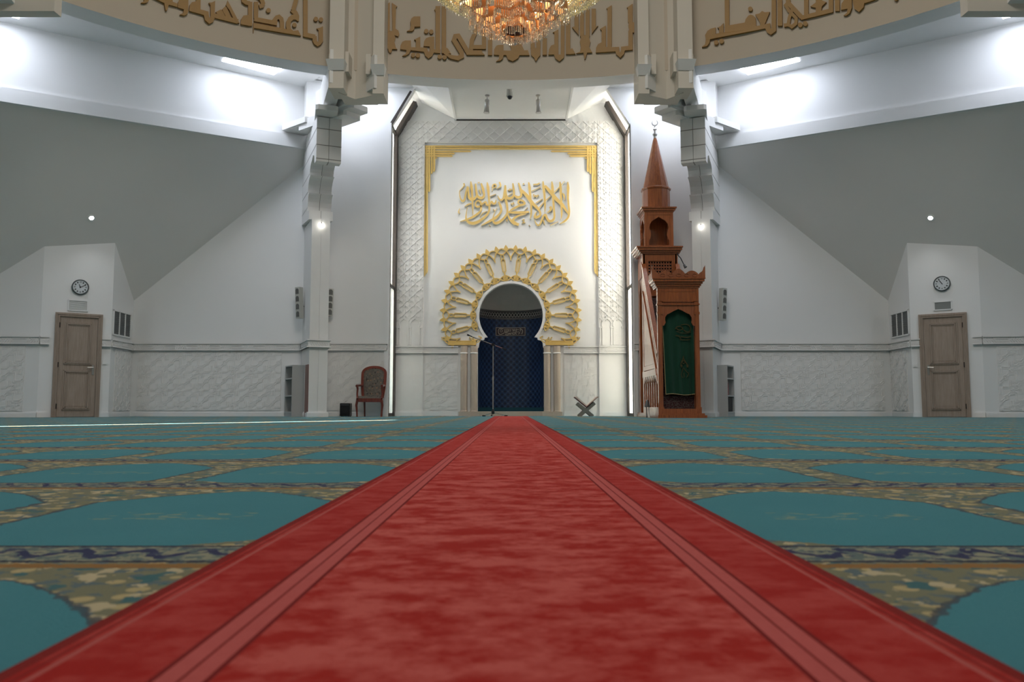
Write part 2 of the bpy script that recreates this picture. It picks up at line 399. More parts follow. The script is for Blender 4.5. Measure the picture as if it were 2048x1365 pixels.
def both(fn):
    fn(-1); fn(1)
def S(sd, p0, p1):     # left-to-right base line on either side of the hall
    return (p0, p1) if sd < 0 else ((-p1[0], p1[1]), (-p0[0], p0[1]))
def side_walls(sd):
    nm = 'left' if sd < 0 else 'right'
    # back wall between door block and mihrab bay
    a, b = S(sd, PA, (-XB, YW))
    prof = [(0, 0), (5.67, 0), (5.67, 6.56), (6.13, 7.32), (6.40, 7.8), (0, 7.8)]
    L = hypot(b[0]-a[0], b[1]-a[1])
    if sd > 0: prof = [(L-u, v) for u, v in prof][::-1]
    w, fr, L = wallstruct('wall_back_'+nm, a, b, 7.8, poly=prof)
    if sd < 0:
        dress(w, fr, 0, 3.72, (0.16, 3.3), 0.1)
        m = MB(); band(m, fr, 4.15, L-0.03); m.build('dado_band', PLASTER, w)
        m = MB(); key_panel(m, fr, 4.2, L-0.10, 0.125, 1.405, 0.05); m.build('dado_panel', PLASTER, w)
        m = MB(); m.fbox(fr, 4.15, L-0.03, 0, 0.085, 0, 0.022); m.build('skirting', WHITE, w)
    else:
        dress(w, fr, L-3.72, L, (L-3.3, L-0.16), 0.02)
        m = MB(); band(m, fr, 0.03, L-4.15); m.build('dado_band', PLASTER, w)
        m = MB(); m.fbox(fr, 0.03, L-4.15, 0, 0.085, 0, 0.022); m.build('skirting', WHITE, w)
    # door block: short return, door wall, and the wall beyond
    a, b = S(sd, PR, PA)
    w, fr, L = wallstruct('wall_return_'+nm, a, b, 4.2)
    pr = (0.22, L-0.02) if sd < 0 else (0.02, L-0.22)
    dress(w, fr, 0, L, pr, 0.0)
    a, b = S(sd, PL, PR)
    w, fr, L = wallstruct('wall_door_'+nm, a, b, 4.4)
    dl, dr = (0.16, 1.10) if sd < 0 else (L-1.10, L-0.16)
    m = MB(); band(m, fr, 0, dl); band(m, fr, dr, L); m.build('dado_band', PLASTER, w)
    m = MB(); m.fbox(fr, 0, dl, 0, 0.10, 0, 0.02); m.fbox(fr, dr, L, 0, 0.10, 0, 0.02); m.build('skirting', WHITE, w)
    a, b = S(sd, (-13.5, 15.35), PL)
    w, fr, L = wallstruct('wall_outer_'+nm, a, b, 4.2)
    if sd < 0: dress(w, fr, 0, L, (0, L-0.26), 0.0)
    else: dress(w, fr, 0, L, (0.26, L), 0.0)
    # walls out of the frame that close the hall
    a, b = S(sd, (-13.5, -6), (-13.5, 15.35))
    wallstruct('wall_side_'+nm, a, b, 7.8)
    # diagonal lit wall on the beam
    s = Vector((-sd, 1, 1))
    q0 = D2-DD*11.0; q1 = D2+DD*0.15
    a, b = S(sd, (q0.x, q0.y), (q1.x, q1.y))
    ux = Vector((b[0]-a[0], b[1]-a[1], 0)); fr = fpl((a[0], a[1], 0), ux); L = ux.length
    def zb(u):   # underside of the beam along its length
        t = (u if sd < 0 else L-u); return 5.907+(5.607-5.907)*((11.0-t)/5.74)
    m = MB(); m.prism([(0, zb(0)), (L, zb(L)), (L, 7.7), (0, 7.7)], fr, -0.2, 0); w = struct(m.build('wall_lit_'+nm, WHITE))
    m = MB(); m.prism([(0, zb(0)), (L, zb(L)), (L, zb(L)+0.27), (0, zb(0)+0.27)], fr, 0, 0.07)
    m.build('beam', WHITE, w)
    # sloping roof
    def R(x, y): return (x*-sd if sd < 0 else -x, y, roofz(x, y))
    def R(x, y): return (x if sd < 0 else -x, y, roofz(x, y))
    e0 = q0; e1 = D2+DD*0.4; n = Vector((-DD.y, DD.x, 0))
    m = MB(); t0, t1 = e0-n*0.02, e1-n*0.02; t2, t3 = e1+n*4.6, e0+n*4.6
    lo = [R(t0.x, t0.y), R(t1.x, t1.y), R(t2.x, t2.y), R(t3.x, t3.y)]
    m.hexa([Vector(p) for p in lo]+[Vector(p)+Vector((0, 0, 0.12)) for p in lo])
    struct(m.build('ceiling_slope_'+nm, ROOFW))
    # soffit between lit wall and ring beam, with the glazed skylight panes
    def SF(p, z): return Vector((p.x if sd < 0 else -p.x, p.y, z))
    zt = lambda t: 7.34-0.0445*t          # t: distance from D2 along the wall
    A0, A1 = D2, D2-DD*11.0; off = -n*1.35
    m = MB(); m.face([SF(A0, zt(0)), SF(A1, zt(11)), SF(A1+off, zt(11)+0.05), SF(A0+off, zt(0)+0.05)])
    struct(m.build('ceiling_soffit_'+nm, WHITE))
    for t in (1.45, 6.1, 7.4):
        c = D2-DD*t-n*0.75; h = DD*0.55; k = n*0.36; z = zt(t)-0.02
        m = MB(); m.face([SF(c-h-k, z), SF(c+h-k, z), SF(c+h+k, z), SF(c-h+k, z)])
        o = struct(m.build('window_%d' % next(WN), SKYPANE))
    # skylight over the back wall beside the bay
    m = MB(); x = -3.35*(-sd) if sd > 0 else -3.35; x = 3.35*sd
    m.face([(x-0.45, 16.75, 7.36), (x+0.45, 16.75, 7.36), (x+0.45, 17.35, 7.36), (x-0.45, 17.35, 7.36)])
    struct(m.build('window_%d' % next(WN), SKYPANE))
import itertools
WN = itertools.count(3)
SKYPANE = emis('skylight_glass', (0.80, 0.86, 1.0), SKYLIGHT)
both(side_walls)
for x in (-11.6, 11.6):      # unseen panes added as fill, skylights assumed on the octagon's other sides
    for y in (7.0,):
        m = MB(); m.face([(x-.30, y-.75, 7.40), (x+.30, y-.75, 7.40), (x+.30, y+.75, 7.40), (x-.30, y+.75, 7.40)]); struct(m.build('window_%d' % next(WN), SKYPANE))
a = (-13.5, -6); b = (13.5, -6)
wallstruct('wall_front', b, a, 7.8)

# ---- high ceiling outside the ring, dome above it
m = MB(); N = 64
for i in range(N):
    a0, a1 = 2*pi*i/N, 2*pi*(i+1)/N
    for r0, r1 in ((RO-0.05, 19.0),):
        m.face([(CX+r*cos(a), CY+r*sin(a), 7.42) for r, a in ((r0, a0), (min(r1, 13.0/max(0.01, sin(a0))) if sin(a0) > 0 else r1, a0), (min(r1, 13.0/max(0.01, sin(a1))) if sin(a1) > 0 else r1, a1), (r0, a1))])
struct(m.build('ceiling', WHITE, loc=(0, 0, 7.42)))
m = MB(); m.lathe([(RI, 9.9), (RI, ZR)], (CX, CY, 0), 96, 0, caps=False); m.lathe([(RI, ZR), (RO, ZR), (RO, 9.9)], (CX, CY, 0), 96, 1, caps=False)
ring = struct(m.build('ring_beam', [WARMLIT, WHITE], loc=(CX, CY, ZR), smooth=True))
m = MB(); m.lathe([(RI+0.2, 9.9), (9.0, 11.2), (6.0, 12.6), (3.2, 13.0), (0.01, 13.1)], (CX, CY, 0), 48, 0, caps=False)
struct(m.build('ceiling_dome', WARMLIT, loc=(CX, CY, 9.9), smooth=True))
# ------------------------------------------------------------------ mihrab bay
FM = fpl((0, YM, 0), (1, 0, 0))          # frame of the mihrab wall: u = x, v = z, d towards the hall
FPM = fpx(YM)                            # the same plane measured in photo pixels
AC = (-0.006, 2.335)                     # centre of the horseshoe arch
K = 1.652/141.5                          # metres per photo pixel at the wall
R0 = 63.5*K
def arch_open(grow=0.0):
    """outline of the horseshoe opening (u, v), from lower left over the top to lower right"""
    R = R0+grow; th = radians(130)
    pts = [(-0.77-grow, 0.0), (-0.77-grow, 1.60), (-0.745-grow, 1.60), (-0.735-grow, 1.70), (-0.69-grow, 1.765), (-0.62-grow, 1.78), (-0.61-grow, 1.83)]
    n = 40
    for i in range(n+1):
        a = -th+2*th*i/n
        pts.append((R*sin(a), AC[1]+R*cos(a)))
    pts += [(-x, z) for x, z in pts[:7][::-1]]
    return pts
op = arch_open()
m = MB()
# wall around the opening, in strips so that the hole stays open
zt = 7.6
left = [p for p in op if p[0] <= 0.0]; top = max(op, key=lambda p: p[1])
il = op.index(top)
m.prism([(-2.72, 0)]+op[:il+1]+[(0, zt), (-2.72, zt)], FM, -0.14, 0)
m.prism(op[il:]+[(2.72, 0), (2.72, zt), (0, zt)], FM, -0.14, 0)
wm = struct(m.build('wall_mihrab', WHITE, loc=(0, YM, 0)))
# white moulded lip of the arch
m = MB(); m.ribbon(arch_open(0.030)[1:-1], 0.058, FM, 0, 0.05); m.build('arch_lip', PLASTER, wm)
# carved surround
X0, X1 = 2.035, 2.66; ZI = 6.44; ZO = 6.97
m = MB()
for sx in (-1, 1):
    a, b = sorted((sx*X0, sx*X1)); m.fbox(FM, a, b, 0, ZO, 0, 0.05)
m.fbox(FM, -X0, X0, ZI, ZO, 0, 0.05)
PX, PZ = 0.2613, 0.2430
rects = [(-X1, -X0, 2.20, ZO), (X0, X1, 2.20, ZO), (-X0, X0, ZI, ZO)]
def sebka(cx, cz):
    for s in (1, -1):
        yield .026, [(cx, cz), (cx+s*.018, cz+.020), (cx+s*.038, cz+.040), (cx+s*.052, cz+.056), (cx+s*.080, cz+.066), (cx+s*.096, cz+.082), (cx+s*.114, cz+.103), (cx+s*PX/2, cz+PZ/2)]
        yield .013, [(cx+s*.020, cz+.052), (cx+s*.020, cz+.100)]
        yield .013, [(cx+s*.020, cz-.100), (cx+s*.020, cz-.052)]
for (a, b, c, d) in rects:
    for j in range(int(c/PZ*2)-2, int(d/PZ*2)+2):
        for i in range(int(a/PX)-2, int(b/PX)+2):
            cx, cz = (i+0.5*(j % 2))*PX, 0.05+j*PZ/2
            for wd, pl in sebka(cx, cz):
                for k in range(len(pl)-1):
                    q = clipseg(pl[k], pl[k+1], a+.012, b-.012, c, d-.012)
                    if q: m.ribbon(q, wd, FM, 0.05, 0.067, caps=False)
# slender blind arches under the lattice
for sx in (-1, 1):
    for c in (X0+.06, X0+.315, X0+.57):
        for o in (-.028, .028):
            if X0 < c+o < X1: m.fbox(FM, sx*(c+o)-.012, sx*(c+o)+.012, 1.64, 2.03, 0.05, 0.07)
        m.fbox(FM, sx*c-.05, sx*c+.05, 2.03, 2.055, 0.05, 0.075)
    for c in (X0+.1875, X0+.4425):
        pts = [(sx*(c+.115*x), z) for x, z in ((-.72, 2.055), (-.95, 2.08), (-.98, 2.13), (-.8, 2.18), (-.55, 2.215), (0, 2.26), (.55, 2.215), (.8, 2.18), (.98, 2.13), (.95, 2.08), (.72, 2.055))]
        m.ribbon(pts, 0.024, FM, 0.05, 0.072)
m.build('carved_surround', PLASTER, wm)
m = MB()
for sx in (-1, 1):
    a, b = sorted((sx*X0, sx*X1)); FS = fpl((0, YM-.05, 0), (1, 0, 0)); band(m, FS, a, b)
    a, b = sorted((sx*1.22, sx*X0)); band(m, FM, a, b)
m.build('dado_band', PLASTER, wm)
m = MB()
for sx in (-1, 1):
    a, b = sorted((sx*1.23, sx*(X0-.02))); key_panel(m, FM, a, b, 0.125, 1.405, 0.03)
m.build('dado_panel', PLASTER, wm)
m = MB()
for sx in (-1, 1):
    a, b = sorted((sx*X0, sx*X1)); m.fbox(FM, a, b, 0, 0.085, 0.05, 0.085); m.fbox(FM, a, b, 0.085, 0.105, 0.05, 0.07)
    a, b = sorted((sx*1.22, sx*X0)); m.fbox(FM, a, b, 0, 0.10, 0, 0.03)
m.build('skirting', WHITE, wm)

# tiled apse behind the arch
def tiles():
    g = NT('blue_tile'); g_uv = g.new('ShaderNodeUVMap').outputs[0]; X, Z, _ = g.sep(g_uv)
    P = 0.145
    def grid(px, pz, ox, oz):
        a = g.M('PINGPONG', g.add(X, ox), px/2); b = g.M('PINGPONG', g.add(Z, oz), pz/2); return a, b
    c = g.mix(g.noise(5.0, g_uv), (0.012, 0.030, 0.085), (0.020, 0.045, 0.115))
    for ox, oz in ((0, 0), (P/2, P/2)):
        a, b = grid(P, P, ox, oz)
        dia = g.lt(g.add(a, b), 0.040)
        c = g.mix(g.mul(dia, .85), c, (0.006, 0.010, 0.028))
    for ox, oz in ((P/2, 0), (0, P/2)):
        a, b = grid(P, P, ox, oz)
        c = g.mix(g.mul(g.lt(g.add(a, b), 0.016), .8), c, (0.10, 0.14, 0.19))
        ring = g.M('COMPARE', g.add(a, b), 0.045, 0.004); c = g.mix(g.mul(ring, .4), c, (0.05, 0.09, 0.16))
    g.color(c); g.set(0.28, 0.0, 0.5); return g.m
TILE = tiles(); TEAL = plain('teal_carpet_edge', (0.012, 0.07, 0.095), 0.8); TILEB = plain('black_tile', (0.012, 0.012, 0.02), 0.3)
GREYP = plain('grey_tile_braid', (0.33, 0.32, 0.30), 0.5); NICHEC = plain('niche_plaster', (0.62, 0.60, 0.56), 0.7)
RA = 0.79; ZB0, ZB1 = 2.33, 2.55
def apse(u, v, d): # u = angle from the axis, d = distance in front of the tiles
    r = RA-d; return Vector((r*sin(u), YM+0.10+r*cos(u), v))
na = 32
me_m = MB()
def apse_strip(m, z0, z1, mi):
    for i in range(na):
        a, b = -pi/2+pi*i/na, -pi/2+pi*(i+1)/na
        m.face([apse(a, z0, 0), apse(b, z0, 0), apse(b, z1, 0), apse(a, z1, 0)], mi)
m = MB(); apse_strip(m, 0.105, ZB0, 0); apse_strip(m, ZB0, ZB1, 1); apse_strip(m, ZB1, 2.70, 2)
for j in range(8):       # half dome
    t0, t1 = pi/2*j/8, pi/2*(j+1)/8
    for i in range(na):
        a, b = -pi/2+pi*i/na, -pi/2+pi*(i+1)/na
        def D(an, t): r = RA*cos(t); return Vector((r*sin(an), YM+0.10+r*cos(an), 2.70+RA*0.75*sin(t)))
        m.face([D(a, t0), D(b, t0), D(b, t1), D(a, t1)], 2)
m.face([(-RA, YM+.10, 0.105), (RA, YM+.10, 0.105), (RA, YM+RA+.10, 0.105), (-RA, YM+RA+.10, 0.105)], 3)
ap = struct(m.build('wall_niche', [TILE, TILEB, NICHEC, TEAL], loc=(0, YM+.5, 0)))
uv = ap.data.uv_layers.new(name='UVMap')
for pl in ap.data.polygons:
    for li in pl.loop_indices:
        co = ap.data.vertices[ap.data.loops[li].vertex_index].co
        wx, wy = co.x+ap.location.x, co.y+ap.location.y-YM-.10
        uv.data[li].uv = (RA*atan2(wx, max(wy, 1e-6)), co.z+ap.location.z)
m = MB(); m.fbox(FM, -0.80, 0.80, 0, 0.105, -0.16, 0.02); m.build('step', STONE, ap)
m = MB()
for ph in (0, pi):
    m.ribbon([(-1.45+2.9*i/160, (ZB0+ZB1)/2+0.045*sin(ph+2*pi*(-1.45+2.9*i/160)/0.19)) for i in range(161)], 0.022, apse, 0.001, 0.010, caps=False)
for z in (ZB0+.012, ZB1-.012, ZB0+.040, ZB1-.040):
    m.ribbon([(-1.5+3.0*i/40, z) for i in range(41)], 0.009, apse, 0.001, 0.008, caps=False)
m.build('tile_braid', GREYP, ap)
m = MB(); m.ribbon([(-1.5+3.0*i/40, 0.15) for i in range(41)], 0.09, apse, 0.0, 0.012, caps=False); m.build('teal_border', TEAL, ap)

# inscription tablet on the blue tiles
PLUMM = plain('dark_plum_tile', (0.045, 0.03, 0.035), 0.4); SAND = plain('sand_lettering', (0.33, 0.29, 0.24), 0.5)
tb = thing('inscription_tablet', 'small dark tablet with pale script and border on the blue tiles of the niche', 'plaque', (0, YM+.10+RA-.03, 1.83))
def ftab(px, py, d):
    x, z = U(px, py, YM+RA+.05); return apse(x/RA, z, d)
def pxr(pts): return pts
m = MB()
for i in range(12):
    a, b = 990+62*i/12, 990+62*(i+1)/12
    m.prism([(a, 656), (b, 656), (b, 671.5), (a, 671.5)], ftab, 0.0, 0.012)
m.build('tablet', PLUMM, tb)
m = MB()
for p, q in (((990, 656), (1052, 656)), ((1052, 671.5), (990, 671.5))):
    m.ribbon([(p[0]+(q[0]-p[0])*i/12, p[1]) for i in range(13)], 1.1, ftab, 0.010, 0.018)
for x in (990.3, 1051.7): m.ribbon([(x, 655.5), (x, 672)], 1.1, ftab, 0.010, 0.018)
m.build('border', SAND, tb)
m = MB()
Z = lambda p: [(980+x/22.755, 655+y/22.755) for x, y in p]
for pts, w in (([(600, 70), (420, 60), (350, 160), (370, 280), (470, 330), (640, 250)], 1.6), ([(430, 180), (480, 110), (560, 160), (500, 220), (440, 200)], 1.2),
        ([(660, 60), (660, 210)], 1.6), ([(730, 60), (730, 210)], 1.6), ([(800, 60), (800, 200), (640, 215)], 1.6), ([(870, 60), (860, 200)], 1.5), ([(940, 60), (930, 190)], 1.3),
        ([(1000, 60), (1080, 160), (1140, 130), (1100, 80), (1040, 190)], 1.3), ([(1200, 60), (1195, 240)], 1.6), ([(1200, 110), (1330, 110)], 1.3), ([(1390, 50), (1395, 190)], 1.5),
        ([(1400, 70), (1490, 130), (1500, 220), (1460, 310)], 1.8), ([(680, 250), (900, 270), (1180, 220)], 1.3), ([(680, 320), (790, 340), (880, 300), (960, 330)], 1.5),
        ([(1010, 290), (1090, 320), (1170, 270), (1210, 330)], 1.5), ([(1230, 220), (1310, 210), (1370, 260), (1290, 310)], 1.3)):
    m.ribbon(Z(pts), w, ftab, 0.011, 0.018, smooth=3)
m.build('script', SAND, tb)

# golden sunburst around the arch
sb = thing('sunburst_surround', 'round gold sunburst of radiating bars and knots framing the niche arch', 'ornament', (0, YM, 1.6))
FA = lambda u, v, d: Vector((AC[0]+u, YM-d, AC[1]+v))
def pol(r, deg, off=0.0):
    a = radians(deg); return (r*K*sin(a)+off*K*cos(a), r*K*cos(a)-off*K*sin(a))
ST = 16.37
bars = [ST*(i+.5) for i in range(-7, 7)]
LW = 2.1*K
def gb(m, name, off=0): return m.build(name, [GOLD, GOLDEDGE], sb)
m = MB()      # inner chain of linked ovals
for i in range(-7, 7):
    c = ST*(i+.5)
    for sgn, r1 in ((1, 80), (-1, 69.5)):
        m.ribbon([pol(75+(r1-75)*sin(pi*k/10), c-ST/2+ST*k/10) for k in range(11)], LW, FA, 0.0, 0.045, 0, 1)
    for o in (-1, 1):
        m.ribbon([pol(70, c+o*3.6), pol(75, c+o*1.6), pol(82, c), pol(87, c-o*.5)], LW, FA, 0, 0.05, 0, 1)
    m.prism([pol(71, c-2.5), pol(76, c-4.5), pol(83, c), pol(76, c+4.5), pol(71, c+2.5)], FA, 0, 0.04, 0, 1)
gb(m, 'inner_chain')
m = MB()      # outer chain
lim = 115
for i in range(-7, 8):
    c = ST*i
    if abs(c) > lim: continue
    m.ribbon([pol(130+4*sin(pi*k/8), c-ST/4+ST/2*k/8) for k in range(9)], LW, FA, 0, 0.045, 0, 1)
    for o in (-1, 1):
        m.ribbon([pol(134, c+o*5.0), pol(124, c+o*2.0), pol(117, c+o*.35), pol(110, c)], [LW, LW, LW, LW*.7], FA, 0, 0.05, 0, 1)
for b in bars:
    m.ribbon([pol(129+6*sin(pi*k/8), b-ST/4+ST/2*k/8) for k in range(9)], LW, FA, 0, 0.045, 0, 1)
    m.ribbon([pol(129-6*sin(pi*k/8), b-ST/4+ST/2*k/8) for k in range(9)], LW, FA, 0, 0.045, 0, 1)
gb(m, 'outer_chain')
for i in range(-14, 14):
    t = ST/4+ST/2*i
    if abs(t) > 114: continue
    m = MB(); m.prism([pol(130, t-1.3), pol(134, t-1.9), pol(137.5, t-1.3), pol(142, t), pol(137.5, t+1.3), pol(134, t+1.9), pol(130, t+1.3)], FA, 0, 0.05, 0, 1)
    gb(m, 'bud')
for b in bars:
    m = MB()
    for o in (-1, 1):
        m.ribbon([pol(87, b, o*1.0), pol(89.5, b, o*3.3), pol(111, b, o*3.9), pol(113.5, b, o*1.0)], LW*.8, FA, 0, 0.05, 0, 1)
        m.ribbon([pol(113, b, o*.5), pol(116, b, o*3.0), pol(120, b, o*3.0), pol(124, b, o*.5)], LW*.8, FA, 0, 0.05, 0, 1)
    m.prism([pol(89, b, -3), pol(111.5, b, -3.5), pol(111.5, b, 3.5), pol(89, b, 3)], FA, 0, 0.022, 1, 1)
    gb(m, 'ray_bar')
for sx in (-1, 1):
    m = MB(); a, b = sorted((sx*69*K, sx*124*K))
    zz = -AC[1]+1.665
    m.fbox(FA, a, b, zz-.03, zz+.045, 0, 0.06, 0); m.fbox(FA, a, b, zz+.05, zz+.075, 0, 0.045, 0)
    gb(m, 'base_bar')
    P = lambda x, z: (sx*x*K, z*K)
    for pts in ([(64, -42), (58, -46), (70, -50), (76, -44)], [(60, -50), (68, -55), (76, -50), (82, -44)], [(69, -58), (72, -50), (82, -56)], [(124, -57), (130, -52), (128, -46), (134, -44)], [(118, -57), (126, -50), (133, -50), (137, -44)]):
        m = MB(); m.ribbon([P(*q) for q in pts], LW, FA, 0, 0.05, 0, 1, smooth=4); gb(m, 'corner_knot')

# gold frame on the upper wall
gf = thing('ornamental_border', 'gold stepped border of parallel bands around the white panel above the niche', 'ornament', (0, YM, 4.9))
for sx in (-1, 1):
    fr = FPM if sx < 0 else mir(FPM)
    m = MB()
    for x0, x1, yb in ((848.5, 851.7, 552), (852.6, 855.8, 547), (857, 860.6, 385), (862, 865.6, 349), (866.6, 870.6, 345)):
        m.prism([(x0, 292), (x1, 292), (x1, yb-4), ((x0+x1)/2, yb), (x0, yb+2 if yb > 500 else yb-1)], fr, 0, 0.035, 0, 1)
    m.build('side_band', [GOLD, GOLDEDGE], gf)
    m = MB()
    for y0, y1, xe in ((302, 305, 943), (306.3, 309.8, 910), (311, 314.6, 906)):
        m.prism([(849, y0), (xe-3, y0), (xe, (y0+y1)/2), (xe-3, y1), (849, y1)], fr, 0, 0.032, 0, 1)
    for x in (858.5, 872):
        m.prism([(x-2, 318 if x > 860 else 352), (x+2, 318 if x > 860 else 352), (x+2, 316), (x-2, 316)], fr, 0, 0.03, 0, 1)
    m.build('corner_band', [GOLD, GOLDEDGE], gf)
m = MB()
for y0, y1 in ((292, 295.4), (296.4, 299.8)): m.prism([(848.5, y0), (1195.5, y0), (1195.5, y1), (848.5, y1)], FPM, 0, 0.036, 0, 1)
m.build('top_band', [GOLD, GOLDEDGE], gf)

# four stone columns carrying the arch
def column(px, label):
    x, _ = U(px, 760, YM-.06); Y = YM-.05
    t = thing('column', label, 'column', (x, Y, 0.0), 'columns of the niche')
    m = MB(); m.fbox(FM, x-.115, x+.115, 0, 0.10, 0.0, 0.16); m.build('plinth', STONE, t)
    m = MB(); m.lathe([(.088, .10), (.088, .115), (.080, .125), (.080, 1.61)], (x, Y, 0), 24); m.build('shaft', STONE, t, smooth=True)
    m = MB(); m.lathe([(.080, 1.43), (.094, 1.438), (.094, 1.455), (.080, 1.463)], (x, Y, 0), 24, caps=False); m.build('collar', PLASTER, t, smooth=True)
column(928, 'beige stone column left of the niche, the outer one by the carved panel')
column(948, 'beige stone column at the left edge of the blue niche, the inner one')
column(1094.5, 'beige stone column at the right edge of the blue niche, the inner one')
column(1114, 'beige stone column right of the niche, the outer one near the book stand')

# ceiling of the bay: flat panel in the middle, tilted facets beside it
m = MB(); m.fbox(fpl((0, 0, 0), (1, 0, 0), (0, 1, 0)), -1.30, 1.30, 15.9, YM, 7.01, 7.13)
cb = struct(m.build('ceiling_bay', WHITE))
m = MB(); m.box(-1.30, 1.30, YM-.03, YM+.001, 6.985, 7.012); m.build('edge_strip', DARKFR, cb)
for sx in (-1, 1):
    m = MB()
    lo = [(sx*1.30, YM, 7.01), (sx*1.30, 15.9, 7.01), (sx*2.34, 15.9, 7.40), (sx*2.27, YM, 7.50)]
    m.hexa(lo+[(a, b, c+.1) for a, b, c in lo]); struct(m.build('ceiling_facet_'+('left' if sx < 0 else 'right'), WHITE))
    m = MB(); m.box(*sorted((sx*1.29, sx*1.335)), 15.9, YM, 6.99, 7.03); m.build('edge_trim', WHITE, cb)

# slit windows in both cheeks of the bay
def glass(name, tint, frost):
    g = NT(name); tr = g.new('ShaderNodeBsdfTransparent'); tr.inputs[0].default_value = (*tint, 1)
    gl = g.new('ShaderNodeBsdfGlossy'); gl.inputs['Roughness'].default_value = 0.03
    lw = g.new('ShaderNodeLayerWeight'); fz = g.add(0.04, g.mul(0.96, g.M('POWER', lw.outputs['Facing'], 5.0)))
    mx = g.new('ShaderNodeMixShader'); g.link(fz, mx.inputs[0]); g.link(tr.outputs[0], mx.inputs[1]); g.link(gl.outputs[0], mx.inputs[2])
    out = mx.outputs[0]
    if frost:
        tl = g.new('ShaderNodeBsdfTranslucent'); g.link(g.mix(g.noise(4.0, g.obj()), (.22, .23, .23), (.26, .27, .26)), tl.inputs[0])
        m2 = g.new('ShaderNodeMixShader'); m2.inputs[0].default_value = frost; g.link(out, m2.inputs[1]); g.link(tl.outputs[0], m2.inputs[2]); out = m2.outputs[0]
    g.link(out, g.out.inputs[0]); return g.m
CLEAR = glass('clear_glass', (0.95, 0.97, 0.97), 0); FROST = glass('frosted_glass', (0.95, 0.96, 0.95), 0.96)
for sx, nm in ((-1, 1), (1, 2)):
    x = sx*XB; xt = sx*2.25
    m = MB(); xa, xb = sorted((x-.045, x+.045))
    ye, yi = YW+.0, YM-.05
    for y0, y1 in ((ye, ye+.025), (yi-.24, yi+.05)):
        xa, xb = sorted((x-sx*(.008 if y0 == ye else .03), x+sx*.045))
        m.box(xa, xb, y0, y1, 0, 6.60)
        q = .008 if y0 == ye else .035
        p = [(sx*(XB-q), 6.56), (sx*(XB+.045), 6.60), (sx*2.29, 7.36), (sx*(2.25-q), 7.34)]
        m.prism(p, fpl((0, y0, 0), (1, 0, 0)), -(y1-y0), 0)
    for z0, z1 in ((0, .07), (2.88, 2.95), (6.53, 6.60)): m.box(*sorted((x-sx*.012, x+sx*.045)), ye, yi, z0, z1)
    w = struct(m.build('window_%d' % nm, DARKFR))
    m = MB(); m.face([(x, ye+.02, .07), (x, yi, .07), (x, yi, 2.88), (x, ye+.02, 2.88)]); m.build('lower_pane', FROST, w)
    m = MB(); m.face([(x, ye+.02, 2.95), (x, yi, 2.95), (x, yi, 6.53), (x, ye+.02, 6.53)])
    m.face([(x, ye+.04, 6.58), (x, yi, 6.58), (xt, yi, 7.36), (xt, ye+.04, 7.36)]); m.build('upper_pane', CLEAR, w)
    m = MB(); m.box(*sorted((sx*(XB+.005), sx*(XB+.10))), YW-.045, YW+.001, 0, 1.445); m.box(*sorted((sx*(XB+.005), sx*(XB+.05))), YW-.03, YW+.001, 1.445, 6.6); m.build('window_casing', WHITE, w)
    po = lamp('AREA', 'sky_portal', (x+sx*.05, (ye+yi)/2, 3.3), 1, rot=(0, radians(90)*(1 if sx > 0 else -1), 0), shape='RECTANGLE', size=6.6, size_y=.9)
    po.data.cycles.is_portal = True
# ground outside the windows
PAVE = plain('pale_paving', (.48, .44, .38), .8, var=.05, scale=1.0)
m = MB(); m.face([(-40, 17.9, -.06), (40, 17.9, -.06), (40, 60, -.06), (-40, 60, -.06)]); struct(m.build('ground_outside', PAVE, loc=(0, 30, -.06)))

BLOCKM = plain('dark_blocker_green', (.045, .052, .044), .9, var=.3, scale=3.0)
m = MB(); m.box(-4.6, -4.2, 20.0, 36.0, -.05, 9.5); struct(m.build('sky_blocker', BLOCKM))  # tall dark slab added to block the sky behind the left slit
# ------------------------------------------------------------------ bronze inscription on the inner face of the ring beam
def cyl_at(px, py):       # photo pixel -> (angle, height) on the ring's inner face
    d = ray(px, py); A = d.x*d.x+d.y*d.y; B = -2*d.y*CY; Cc = CY*CY-RI*RI
    t = (-B+sqrt(B*B-4*A*Cc))/(2*A); x, y, z = d.x*t, d.y*t, d.z*t+CAMH
    return atan2(x, y-CY), z
def fcyl(an, z, d): return Vector(((RI-d)*sin(an), CY+(RI-d)*cos(an), z))
def fz(ox, oy, sc):
    def fr(u, v, d):
        an, z = cyl_at(ox+u/sc, oy+v/sc); return fcyl(an, z, d)
    return fr
DEP = 0.05
def letters(t, fr, items):
    """every item is one letter: a list of strokes ('s', points, width) and filled shapes ('p', points)"""
    for it in items:
        m = MB(); nm = 'letter'
        for k, el in enumerate(it):
            if el[0] == 's': m.ribbon(el[1], el[2], fr, 0, DEP-0.001*k)
            elif el[0] == 'p': m.prism(el[1], fr, 0, DEP-0.001*k)
            elif el[0] == 'd':
                m.disc(el[1], el[2], el[3], fr, 0, DEP); nm = 'dot'
        m.build(nm, BRONZE, t)
def s(p, w): return ('s', p, w)
def p(*q): return ('p', list(q))
def d(x, y, r): return ('d', x, y, r)

